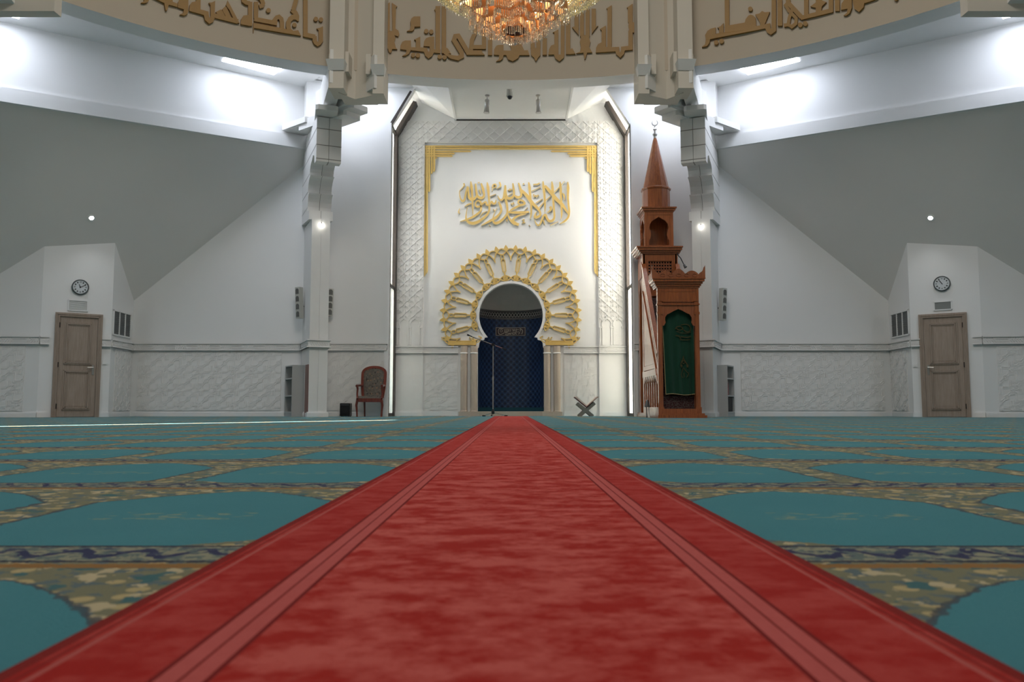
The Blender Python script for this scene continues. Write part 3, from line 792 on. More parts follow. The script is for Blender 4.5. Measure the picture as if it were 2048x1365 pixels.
tl = thing('ring_inscription', 'bronze kufic lettering on the ring beam left of the chandelier, between the two left brackets', 'lettering', (-7, 12.5, 6.9), 'ring inscription')
B_ = fz(450, 0, 10.24)
letters(tl, B_, [
    [s([(1640, -700), (1640, 745)], 92), s([(1600, 725), (1840, 775)], 88), p((1790, 760), (1870, 760), (1875, 860), (1895, 880), (1915, 860), (1910, 640), (1870, 605), (1935, 590), (2000, 560), (2000, 870), (1960, 930), (1890, 970), (1820, 925), (1785, 850))],
    [d(1853, 412, 46)], [d(1957, 424, 46)],
    [s([(1470, -700), (1455, 0), (1420, 130), (1385, 235)], 88), p((1330, 250), (1420, 200), (1480, 270), (1512, 350), (1505, 450), (1480, 455), (1440, 425), (1390, 425), (1350, 465), (1330, 540), (1345, 610), (1390, 655), (1490, 640), (1550, 755), (580, 590), (575, 690), (568, 690), (568, 490), (640, 500), (1200, 610), (1255, 620), (1240, 560), (1245, 460), (1290, 380), (1360, 325), (1400, 320))],
    [d(1415, 535, 46)],
    [s([(640, -60), (690, -40), (745, 20), (770, 90), (750, 140), (690, 160)], 85), s([(630, 60), (625, 400)], 88), s([(590, 410), (1060, 500)], 88), s([(1015, 500), (1010, 430), (1050, 380), (1095, 365), (1145, 410), (1158, 480), (1160, 640)], 86)],
    [d(880, 236, 48)],
    [s([(360, -60), (375, 40), (430, 80), (500, 90)], 85), s([(507, 60), (505, 550)], 84), p((310, 515), (320, 410), (370, 340), (480, 330), (480, 550))],
])
A_ = fz(270, 0, 10.24)
letters(tl, A_, [
    [p((1885, 30), (2130, 495), (2080, 490), (1990, 370), (1920, 230), (1850, 130)), p((1840, 150), (1870, 180), (1935, 330), (1980, 420), (1890, 420), (1830, 330), (1770, 215)), p((1745, 215), (1790, 260), (1830, 350), (1860, 430), (1760, 400), (1640, 270)), s([(1600, 335), (2100, 460)], 92)],
    [p((1500, 80), (1560, 75), (1630, 40), (1615, 410), (1590, 470), (1505, 510), (1420, 430), (1395, 330), (1330, 310), (1110, 250), (1095, 235), (1110, 120), (1150, 70), (1240, 50), (1240, -120), (1330, -120), (1330, 215), (1490, 260), (1505, 380), (1525, 390), (1540, 340), (1535, 130))],
    [p((860, 170), (870, 60), (905, 0), (905, -100), (1080, -100), (1080, 250), (1055, 315), (1000, 340), (905, 322), (970, 290), (990, 215))],
    [p((300, -50), (520, -50), (740, -100), (760, 60), (860, 100), (850, 165), (680, 120), (640, 235), (612, 235), (585, 85))],
    [p((170, -80), (280, -80), (270, 30), (230, 75), (170, 90), (110, 78), (170, 50))],
])
tcn = thing('ring_inscription', 'bronze kufic lettering on the ring beam behind and beside the chandelier', 'lettering', (0, 15.4, 6.9), 'ring inscription')
C_ = fz(765, 0, 10.24); Dd = fz(925, 0, 10.24); E_ = fz(1090, 0, 10.24)
letters(tcn, C_, [
    [p((45, 130), (148, 72), (145, 640), (160, 660), (60, 700), (40, 700), (60, 640), (65, 175)), p((188, 80), (298, 155), (272, 180), (262, 610), (320, 650), (342, 720), (320, 770), (240, 745), (265, 800), (238, 885), (270, 1000), (300, 1030), (195, 1025), (185, 1070), (155, 1112), (120, 1070), (110, 1018), (35, 1010), (62, 885), (55, 800), (90, 690), (160, 665), (200, 650))],
    [p((770, 360), (770, 565), (655, 572), (645, 620), (605, 660), (495, 662), (555, 632), (575, 560), (568, 460), (590, 400), (640, 362))],
    [p((360, 1030), (365, 950), (400, 880), (460, 852), (578, 850), (582, 990), (680, 992), (682, 850), (648, 832), (770, 772), (770, 992), (905, 1000), (925, 1060), (945, 1085), (968, 1060), (962, 975), (838, 968), (850, 865), (890, 805), (960, 778), (1055, 775), (1055, 1030), (1190, 1040), (1180, 1112), (1050, 1098), (1010, 1170), (940, 1220), (870, 1160), (845, 1082), (575, 1050), (540, 1120), (480, 1160), (400, 1170), (470, 1120), (485, 1048))],
    [d(893, 662, 46)], [d(995, 672, 46)], [d(625, 1148, 46)], [d(722, 1155, 46)], [d(1170, 1185, 46)], [d(1270, 1195, 46)],
    [s([(1130, 150), (1130, 1080)], 92), p((1060, 215), (1180, 140), (1180, 260), (1088, 260))],
    [s([(1255, 150), (1255, 1110)], 92), p((1300, 1000), (1332, 1010), (1402, 1122), (1210, 1112), (1240, 1000))],
    [s([(1265, 1110), (1400, 1185), (1540, 1212), (1620, 1170), (1618, 1100), (1462, 845), (1490, 765), (1550, 758), (1745, 1085)], [40, 75, 88, 92, 92, 92, 92, 92, 92]), s([(1715, 1098), (2040, 1098)], 88), s([(2010, 380), (1950, 560), (1830, 840), (1808, 1060)], 86)],
])
letters(tcn, Dd, [
    [s([(150, 985), (480, 985)], 82), s([(440, 300), (440, 980)], 86), p((90, 1055), (365, 1050), (455, 1145), (90, 1145))],
    [s([(565, 300), (565, 1150)], 88)],
    [p((640, 1145), (650, 1030), (690, 960), (740, 943), (840, 940), (842, 1055), (940, 1060), (1000, 1060), (985, 960), (945, 895), (1050, 880), (1090, 940), (1130, 880), (1190, 895), (1265, 1055), (1340, 1050), (1372, 1150), (1170, 1150), (1140, 1215), (1030, 1275), (930, 1235), (895, 1150), (842, 1150), (825, 1220), (770, 1265), (690, 1278), (745, 1230), (750, 1150))],
    [s([(1435, 500), (1440, 1010)], 84), s([(1555, 500), (1555, 1010)], 84), p((1400, 1000), (1595, 1000), (1595, 1150), (1550, 1200), (1502, 1278), (1465, 1200), (1405, 1150))],
    [s([(1685, 300), (1685, 1145)], 88)],
])
letters(tcn, E_, [
    [p((70, 1140), (85, 1030), (125, 955), (195, 930), (192, 690), (160, 690), (275, 622), (275, 1140), (325, 1140), (325, 200), (405, 200), (398, 1150), (385, 1205), (300, 1278), (210, 1215), (190, 1140))],
    [s([(475, 200), (475, 1130)], 88), p((500, 1040), (562, 1010), (625, 1122), (500, 1132))],
    [s([(645, 200), (650, 610)], 86), p((558, 580), (620, 560), (690, 610), (690, 735))],
    [s([(760, 200), (760, 760)], 82), s([(876, 200), (876, 760)], 82), p((720, 740), (920, 740), (905, 800), (932, 880), (908, 980), (970, 1098), (868, 1098), (828, 1230), (812, 1230), (788, 1102), (640, 1115), (720, 1080), (738, 980), (715, 880), (738, 800))],
    [s([(1000, 200), (1000, 600)], 86), p((958, 600), (1040, 570), (1088, 548), (1020, 630), (960, 720))],
    [p((1042, 1100), (1050, 1000), (1090, 925), (1162, 890), (1162, 640), (1128, 615), (1250, 548), (1250, 985), (1282, 985), (1282, 210), (1260, 200), (1370, 130), (1370, 990), (1520, 982), (1530, 1080), (1545, 1090), (1560, 1060), (1562, 980), (1712, 962), (1712, 660), (1730, 640), (1712, 570), (1718, 490), (1702, 470), (1700, 190), (1680, 182), (1798, 100), (1798, 480), (1830, 480), (1830, 96), (1948, 145), (1922, 190), (1915, 490), (1925, 560), (1905, 640), (1925, 660), (1925, 980), (1960, 905), (1968, 1020), (1840, 1030), (1840, 690), (1800, 690), (1800, 1040), (1640, 1058), (1620, 1130), (1545, 1205), (1460, 1130), (1445, 1075))],
])
trn = thing('ring_inscription', 'bronze kufic lettering on the ring beam right of the chandelier, above the right skylit wall', 'lettering', (7, 12.5, 6.9), 'ring inscription')
F_ = fz(1400, 0, 10.24); G_ = fz(1560, 0, 8.533)
letters(trn, F_, [
    [p((45, 985), (110, 930), (125, 840), (112, 740), (160, 655), (230, 610), (328, 585), (328, 715), (400, 700), (400, 610), (365, 590), (430, 560), (490, 495), (492, 690), (518, 680), (508, -700), (600, -700), (608, 540), (925, 485), (945, 415), (1000, 345), (1045, 322), (1100, 340), (1150, 390), (1160, 555), (1240, 545), (1248, 510), (1205, 420), (1140, 320), (1230, 298), (1280, 248), (1340, 275), (1438, 265), (1335, 520), (1448, 498), (1455, 600), (1475, 612), (1480, -700), (1565, -700), (1570, 650), (1465, 735), (1385, 690), (1345, 605), (215, 828), (200, 900), (150, 965))],
    [s([(620, 640), (1050, 562), (1040, 420)], 22)] if False else [d(1040, 205, 46)],
    [d(340, 890, 48)], [d(450, 865, 48)],
    [s([(1635, -700), (1650, 550)], 95)],
])
letters(trn, G_, [
    [s([(120, -300), (150, 70), (380, 315)], 78), s([(360, 325), (910, 190)], 70), s([(455, -400), (458, 300)], 74), p((528, 130), (620, 60), (615, -300), (710, -300), (718, 20), (802, 55), (722, 125), (712, 215), (620, 240), (622, 150)), s([(878, -400), (880, 215)], 76)],
    [s([(75, 450), (150, 440), (165, 330), (225, 160), (150, 60), (105, 110), (160, 200), (285, 330), (280, 420), (210, 475), (140, 430)], 56)],
    [d(355, 442, 42)], [d(440, 422, 42)],
    [s([(985, -400), (990, 205)], 78)],
    [p((1050, 190), (1062, 80), (1120, 0), (1120, -60), (1238, -60), (1238, 150), (1200, 245), (1140, 285), (1095, 282), (1155, 235), (1165, 168))],
    [p((1240, -60), (1480, -200), (1700, -200), (1680, 0), (1450, 75), (1440, 140), (1360, 222), (1280, 170), (1262, 80))],
    [d(1990, -10, 40)],
])

# ------------------------------------------------------------------ pillars with stepped corbels
UR = Vector((.383, -.924, 0)); VR = Vector((.924, .383, 0)); BL = Vector((-4.61, 17.6, 0))
GROOVE = plain('joint_grey', (0.30, 0.29, 0.27), 0.8)  # darker grey of the corbel joints
def pillar(sd):
    side = 'left' if sd < 0 else 'right'
    def fr0(t, z, w): q = BL+UR*t+VR*w; return Vector((q.x, q.y, z))
    fr = fr0 if sd < 0 else mir(fr0)
    t0 = fr(0.5, 0, .2)
    T = thing('pillar', 'white concrete pillar with a scalloped corbel '+('left of the mihrab bay, beside the chair' if sd < 0 else 'right of the mihrab bay, behind the pulpit'), 'pillar', (t0.x, t0.y, 0.0), 'pillars with corbels')
    Wd = .38
    m = MB()
    for w0, w1 in ((0, .186), (.194, .38)): m.prism([(-.1, 0), (1.08, 0), (1.08, 4.18), (-.1, 4.18)], fr, w0, w1)
    m.prism([(-.1, 0), (1.07, 0), (1.07, 4.18), (-.1, 4.18)], fr, .18, .20)
    m.build('shaft', CONC, T)
    m = MB()
    for z0, z1, e in ((0, .085, .03), (.085, .105, .018)): m.prism([(0, z0), (1.08+e, z0), (1.08+e, z1), (0, z1)], fr, -e, Wd+e)
    m.build('skirting', WHITE, T)
    m = MB()
    for z0, z1, e in ((1.445, 1.61, .03), (1.445, 1.467, .06), (1.588, 1.61, .06)): m.prism([(0, z0), (1.08+e, z0), (1.08+e, z1), (0, z1)], fr, -e, Wd+e)
    def ff(u, v, d): return fr(1.08+.03+d, v, u)
    def fs(u, v, d): return fr(u, v, -.03-d)
    for f_, a, b in ((ff, 0, Wd), (fs, 0.1, 1.1)):
        for ph in (0, pi):
            n = int((b-a)/.0245); m.ribbon([(a+(b-a)*i/n, 1.527+.04*cos(ph+2*pi*(a+(b-a)*i/n)/.098)) for i in range(n+1)], .012, f_, 0, .012, caps=False)
    m.build('dado_band', PLASTER, T)
    # corbel: profile in (t, z) with coves; two leaves with a joint between them
    ext = [(-.6, 4.30), (-.60, 4.75), (-.50, 5.40), (-.16, 5.83), (.50, 6.11), (1.20, 6.16)]
    def cove(a, b, n=5):   # from the lower edge a to the projecting upper edge b
        out = []
        for k in range(n+1):
            q = pi/2*k/n; out.append((a[0]+(b[0]-a[0])*(1-cos(q)), a[1]+(b[1]-a[1])*sin(q)))
        return out
    prof = [(1.04, 4.16), (1.04, 4.36)]+cove((.80, 4.37), (1.00, 4.74))+cove((.80, 4.75), (1.14, 5.09))+cove((1.02, 5.10), (1.28, 5.34))
    prof += [(1.45, 5.42), (1.60, 5.36), (1.66, 5.18), (1.88, 5.18), (1.88, 6.10)]
    poly = [(-.5, 4.30)]+prof+ext[::-1]
    poly = [q for i, q in enumerate(poly) if i == 0 or q != poly[i-1]]
    for w0, w1 in ((-.06, .185), (.195, .44)):
        m = MB(); m.prism(poly, fr, w0, w1); m.build('corbel_leaf', CONC, T)
    m = MB()
    m.prism([(a-.012 if i else a, b) for i, (a, b) in enumerate(poly)], fr, .18, .20)
    for tz in ((1.885, 5.86), (1.885, 5.52), (1.885, 5.235)): m.prism([(1.87, tz[1]-.008), (1.884, tz[1]-.008), (1.884, tz[1]+.008), (1.87, tz[1]+.008)], fr, -.061, .441)
    for a, b in (((1.87, 5.86), (.25, 5.86)), ((1.87, 5.52), (-.35, 5.52)), ((1.0, 5.14), (-.52, 5.14)), ((.80, 4.80), (-.57, 4.80)), ((.80, 4.46), (-.58, 4.46))):
        m.ribbon([a, b], .016, fr, -.063, -.05)
    m.build('joint', GROOVE, T)
    # stepped plates over the corbel, in two crossing directions
    m = MB()
    top = fr(1.3, 0, .19); dirb = Vector((1.85, -1.50, 0)).normalized(); dira = Vector((.28, -1, 0)).normalized()
    if sd > 0: dirb.x *= -1; dira.x *= -1
    def plate(c, dr, l0, l1, hw, z0, z1):
        n_ = Vector((-dr.y, dr.x, 0)); pts = []
        r = min(.05, hw)
        for l, w in ((l0, -hw), (l1-.04, -hw), (l1, -hw+.05), (l1, hw-.05), (l1-.04, hw), (l0, hw)):
            q = c+dr*l+n_*w; pts.append((q.x, q.y))
        m.prism(pts, lambda a, b, d_: Vector((a, b, d_)), z0, z1)
    cpt = Vector((top.x, top.y, 0))
    plate(cpt, dirb, -.6, .92, .22, 6.10, 6.20); plate(cpt, dirb, -.9, 1.15, .22, 6.20, 6.31)
    plate(cpt, dira, -.4, .98, .22, 6.12, 6.22)
    m.build('corbel_plate', CONC, T)
    m = MB(); plate(cpt, dirb, -1.15, -.3, .26, 6.22, 6.34); m.build('cross_plate', CONC, T)
    m = MB()
    q0 = fr(-.3, 0, -.1); m.prism([(-.35, 6.25), (.55, 6.25), (.55, 7.40), (-.35, 7.40)], fr, -.10, .30); m.build('upper_pier', WHITE, T)
    # the two ribs on the ring and the beams that reach back to the pillar
    def rib(px0, px1, Y, pyb, dr, capy):
        x0, zb = U(px0, pyb, Y); x1, _ = U(px1, pyb, Y); dep = .55
        if sd > 0: x0, x1 = -x1, -x0
        b = MB(); b.box(x0, x1, Y, Y+dep, zb, 9.2)
        b.build('rib', RIBM, T)
        c0 = Vector(((x0+x1)/2, Y+.02, 0)); n_ = Vector((-dr.y, dr.x, 0)); hw = (x1-x0)/2*0.88
        back = cpt-dr*.2; L = (back-c0).length; dv = (back-c0).normalized(); n2 = Vector((-dv.y, dv.x, 0))
        b = MB(); b.hexa([Vector((*(c0-n2*hw).xy, zb+.10)), Vector((*(c0+n2*hw).xy, zb+.10)), Vector((*(c0+dv*L+n2*hw).xy, 6.28)), Vector((*(c0+dv*L-n2*hw).xy, 6.28)),
                          Vector((*(c0-n2*hw).xy, zb+.75)), Vector((*(c0+n2*hw).xy, zb+.75)), Vector((*(c0+dv*L+n2*hw).xy, 6.9)), Vector((*(c0+dv*L-n2*hw).xy, 6.9))])
        b.build('tie_beam', CONC, T)
        zc = U(px0, capy, Y)[1]
        b = MB(); e = .035
        b.hexa([(x0-.0, Y-.02, zc), (x1+.0, Y-.02, zc), (x1+.0, Y+.1, zc), (x0-.0, Y+.1, zc), (x0-e, Y-.13, zc+.17), (x1+e, Y-.13, zc+.17), (x1+e, Y+.1, zc+.17), (x0-e, Y+.1, zc+.17)])
        b.build('console', CONC, T)
    rib(657, 687, 14.55, 176, dira, 141)
    rib(745, 767, 14.75, 187, dirb, 151)
    # recessed corner between the ribs, with two small brackets
    x0, _ = U(682, 100, 14.9); x1, _ = U(752, 100, 15.0); xm, _ = U(712, 100, 15.05); z0 = 6.15
    sg = 1 if sd < 0 else -1
    b = MB(); b.hexa([(sg*x0, 14.75, z0), (sg*xm, 15.05, z0), (sg*xm, 15.35, z0), (sg*x0, 15.35, z0), (sg*x0, 14.75, 9.2), (sg*xm, 15.05, 9.2), (sg*xm, 15.35, 9.2), (sg*x0, 15.35, 9.2)])
    b.hexa([(sg*xm, 15.05, z0), (sg*x1, 14.85, z0), (sg*x1, 15.35, z0), (sg*xm, 15.35, z0), (sg*xm, 15.05, 9.2), (sg*x1, 14.85, 9.2), (sg*x1, 15.35, 9.2), (sg*xm, 15.35, 9.2)])
    b.build('recess', RIBM, T)
    for pa, pb, pt, pc, Y in ((686, 697, 103, 143, 14.66), (732, 741, 108, 148, 14.78)):
        xa, zt_ = U(pa, pt, Y); xb, zb_ = U(pb, pc, Y); b = MB(); b.box(*sorted((sg*xa, sg*xb)), Y, Y+.4, zb_, zt_); b.build('bracket', RIBM, T)
    # small spotlight under the corbel
    q = fr(1.0, 0, .24)
    return T, q
pl, ql = pillar(-1); pr_, qr = pillar(1)

# outer brackets of the ring at both edges of the picture
for sd in (-1, 1):
    Y = 12.0; x0 = U(108, 24, Y)[0]; zb = U(60, 22, Y)[1]
    t = thing('ring_bracket', 'cream bracket block under the ring beam at the '+('upper left' if sd < 0 else 'upper right')+' edge of the picture', 'bracket', (sd*abs(x0)*1.1, Y+.1, zb), 'outer ring brackets')
    sg = -sd; X = lambda v: sg*v
    a, b = sorted((X(x0-1.3), X(x0)))
    m = MB(); m.box(a, b, Y, Y+.20, zb, 9.95); m.build('block', RIBM, t)
    a, b = sorted((X(x0-.62), X(x0-1.15)))
    m = MB(); m.hexa([(a, Y-.75, zb+.30), (b, Y-.75, zb+.30), (b, Y+.0, zb+.12), (a, Y+.0, zb+.12), (a, Y-.75, zb+.9), (b, Y-.75, zb+.9), (b, Y+.0, zb+.9), (a, Y+.0, zb+.9)]); m.build('tie_beam', CONC, t)
# ------------------------------------------------------------------ gold script panel on the mihrab wall
th = thing('gold_calligraphy', 'large raised gold script panel on the white wall above the sunburst', 'lettering', (0, YM, 4.45))
def ft(u, v, d_): return FPM(910+u/12.41, 355+v/12.41, d_)
O = 1427
def o_(pts): return [(x+O, y) for x, y in pts]
GL = [
 ([(395, 115), (410, 250), (430, 450), (440, 700), (448, 960)], [20, 66, 50, 40, 10]),
 ([(515, 170), (530, 350), (555, 470), (620, 525), (695, 510), (722, 440), (695, 300), (650, 160)], [34, 46, 60, 70, 62, 46, 62, 34]),
 ([(330, 250), (335, 400), (352, 510), (410, 565), (480, 550), (545, 470)], [34, 46, 60, 70, 60, 44]),
 ([(322, 240), (275, 400), (242, 555), (200, 605), (150, 560), (118, 450), (118, 350), (180, 285), (235, 210), (215, 165)], [46, 46, 46, 48, 34, 18, 14, 18, 28, 44]),
 ([(800, 135), (818, 260), (840, 450), (852, 700), (845, 850), (760, 980), (620, 1090), (480, 1150), (370, 1140), (300, 1080), (275, 1000), (292, 840), (318, 750)], [20, 70, 52, 40, 46, 54, 68, 78, 72, 56, 32, 14, 10]),
 ([(655, 720), (560, 745), (510, 700), (530, 620), (590, 595), (645, 650), (650, 760), (640, 840), (560, 920), (420, 1010), (250, 1075), (130, 1108)], [50, 50, 40, 34, 44, 50, 44, 40, 56, 52, 34, 8]),
 ([(640, 700), (760, 625), (790, 695), (850, 695), (910, 615), (940, 660), (1000, 655), (1020, 570)], [46, 40, 46, 46, 38, 50, 50, 12]),
 ([(1080, 615), (1130, 720), (1150, 830), (1100, 930), (1000, 1025), (880, 1090), (700, 1185), (650, 1212)], [30, 56, 50, 52, 68, 58, 26, 8]),
 ([(1250, 210), (1228, 400), (1205, 525), (1150, 578), (1095, 540), (1062, 460)], [42, 52, 46, 46, 30, 8]),
 ([(1240, 500), (1280, 650), (1300, 800), (1290, 920), (1200, 1040), (1100, 1120), (1010, 1150), (955, 1110), (945, 1020), (990, 870), (1040, 770)], [56, 56, 50, 50, 58, 68, 68, 46, 24, 14, 10]),
 ([(1258, 250), (1262, 420), (1300, 525), (1370, 530), (1440, 490), (1465, 410), (1450, 280), (1435, 160)], [30, 50, 66, 70, 56, 46, 50, 26]),
 ([(930, 255), (950, 200), (1010, 190), (1012, 260), (940, 275), (920, 360)], [30, 36, 36, 30, 26, 8]), ([(1100, 130), (1132, 230), (1040, 295)], [40, 34, 10]),
 ([(880, 485), (1015, 425)], [16, 14]), ([(240, 740), (320, 690), (405, 662)], [10, 34, 26]), ([(115, 910), (92, 860), (125, 780)], [34, 26, 8]),
 ([(1320, 320), (1345, 345), (1365, 300), (1385, 335), (1410, 295)], [22, 24, 20, 24, 12]), ([(1390, 650), (1420, 690), (1445, 640), (1470, 680)], [20, 26, 20, 14]), ([(1320, 465), (1420, 405)], [12, 12]),
 ([(610, 320), (645, 430)], [34, 8]), ([(570, 130), (590, 155), (610, 125)], [14, 16, 12]), ([(620, 1000), (690, 900), (800, 850)], [10, 24, 8]), ([(950, 800), (990, 850)], [22, 14]), ([(850, 1190), (880, 1225)], [22, 12]), ([(1280, 1050), (1290, 1110)], [40, 16]),
 (o_([(-100, 880), (0, 800), (150, 725), (300, 668), (250, 595), (170, 585), (140, 640), (195, 690)]), [12, 46, 50, 46, 44, 50, 36, 24]),
 (o_([(-110, 885), (0, 885), (200, 885), (410, 870)]), [10, 60, 66, 40]),
 (o_([(330, 920), (150, 965), (40, 1030), (15, 1090), (70, 1155), (155, 1190)]), [20, 44, 56, 60, 72, 70]),
 (o_([(-120, 910), (-85, 1020), (-10, 1115), (70, 1175)]), [14, 48, 66, 66]),
 (o_([(150, 150), (195, 300), (222, 440), (185, 500), (110, 505), (55, 465)]), [30, 56, 46, 62, 66, 40]),
 (o_([(205, 330), (350, 460), (480, 640), (610, 770), (675, 860), (690, 930), (645, 985), (560, 1000), (568, 910), (600, 860)]), [64, 80, 84, 66, 50, 46, 60, 66, 26, 10]),
 (o_([(400, 135), (420, 260), (436, 450), (460, 700), (462, 900), (440, 1055)]), [24, 66, 52, 46, 40, 8]),
 (o_([(660, 765), (800, 610), (945, 475)]), [26, 20, 18]), (o_([(1010, 405), (1150, 265), (1290, 105)]), [22, 18, 8]),
 (o_([(755, 110), (770, 260), (790, 450), (805, 700), (800, 880)]), [24, 66, 52, 46, 8]),
 (o_([(800, 220), (950, 390), (1100, 570), (1230, 690), (1320, 820), (1400, 950)]), [60, 84, 86, 80, 54, 24]),
 (o_([(975, 115), (988, 260), (1002, 500), (1025, 800), (1035, 1000), (985, 1085), (900, 1090), (850, 1020), (820, 950), (780, 960), (725, 1070), (680, 1175), (625, 1200), (570, 1130), (550, 1050)]), [24, 66, 52, 46, 46, 60, 62, 52, 60, 52, 46, 40, 40, 22, 8]),
 (o_([(1175, 125), (1188, 260), (1202, 500), (1215, 800), (1215, 950), (1195, 1060)]), [24, 62, 50, 44, 36, 8]),
 (o_([(1370, 125), (1378, 280), (1372, 500), (1388, 700), (1402, 850), (1380, 1000), (1290, 1100), (1170, 1165)]), [20, 66, 46, 46, 50, 50, 46, 8]),
 (o_([(515, 195), (570, 185), (620, 185), (670, 150)]), [34, 28, 36, 26]), (o_([(475, 355), (690, 255)]), [16, 16]), (o_([(525, 430), (540, 490), (580, 460), (600, 495), (630, 450), (655, 480)]), [26, 30, 20, 30, 20, 14]),
 (o_([(580, 645), (740, 545)]), [18, 16]), (o_([(1235, 405), (1275, 460), (1292, 580)]), [22, 44, 8]), (o_([(930, 735), (955, 790), (920, 850), (855, 885)]), [50, 60, 34, 10]),
 (o_([(300, 1055), (255, 1070), (290, 1105), (255, 1140), (320, 1135)]), [22, 26, 20, 26, 14]), (o_([(930, 1205), (1130, 1110)]), [16, 14]), (o_([(760, 1070), (800, 1185)]), [34, 10]),
 (o_([(270, 160), (285, 195)]), [34, 20]), (o_([(300, 830), (370, 760)]), [8, 22]), (o_([(410, 1190), (430, 1215)]), [20, 14]),
]
WEDGE = plain('white_letter_edge', (0.80, 0.77, 0.68), 0.6)
for k, (pts, w) in enumerate(GL):
    m = MB(); m.ribbon(pts, [a+16 for a in w], ft, 0, 0.022, 1, 1, smooth=4); m.ribbon(pts, w, ft, 0.02, 0.055-0.00013*k, 0, 1, smooth=4)
    m.build('letter' if max(w) > 36 else 'mark', [GOLD, WEDGE], th)
# ------------------------------------------------------------------ red runner
def runner_mat():
    g = NT('red_runner'); p_ = g.obj(); X, Y, Z = g.sep(p_)
    n1 = g.noise(11.0, g.scale(p_, (1, 1.5, 1)), 5.0, 0.62); n2 = g.noise(55.0, p_, 3.0)
    f = g.ramp(g.add(n1, g.mul(g.sub(n2, .5), .42)), 0.40, 0.62)
    a = g.M('ABSOLUTE', X)
    border = g.gt(a, 0.238)
    c1 = g.mix(f, (0.35, 0.014, 0.009), (0.52, 0.095, 0.080))
    c2 = g.mix(g.mul(f, .75), (0.33, 0.011, 0.008), (0.44, 0.058, 0.050))
    c = g.mix(border, c1, c2)
    st = g.between(a, 0.203, 0.236)
    c = g.mix(st, c, g.mix(n2, (0.42, 0.075, 0.068), (0.50, 0.105, 0.098)))
    for e in (0.201, 0.2195, 0.238): c = g.mix(g.lt(g.M('ABSOLUTE', g.sub(a, e)), 0.0022 if e != 0.2195 else .0012), c, (0.17, 0.008, 0.008))
    c = g.mix(g.between(a, 0.318, 0.323), c, (0.40, 0.09, 0.08))
    c = g.mix(g.between(a, 0.328, 0.331), c, (0.20, 0.010, 0.008)); c = g.mix(g.gt(a, 0.337), c, (0.20, 0.010, 0.008))
    g.color(c); g.set(0.95, 0, 0.08); g.b.inputs['Sheen Weight'].default_value = 0.09; g.b.inputs['Sheen Tint'].default_value = (1, .55, .5, 1)
    g.bump(g.noise(500.0, p_, 2.0), 0.4, 0.003); return g.m
m = MB(); prof = [(-.355, .0), (-.352, .008), (-.33, .010), (.33, .010), (.352, .008), (.355, .0)]
ys = [.3+.5*i for i in range(33)]+[16.75, 17.25]
for i in range(len(ys)-1):
    for j in range(len(prof)-1):
        m.face([(prof[j][0], ys[i], prof[j][1]), (prof[j+1][0], ys[i], prof[j+1][1]), (prof[j+1][0], ys[i+1], prof[j+1][1]), (prof[j][0], ys[i+1], prof[j][1])])
tag(m.build('carpet_runner', runner_mat(), loc=(0, 0, 0)), 'long red carpet runner with two pale stripes leading to the niche', 'carpet')

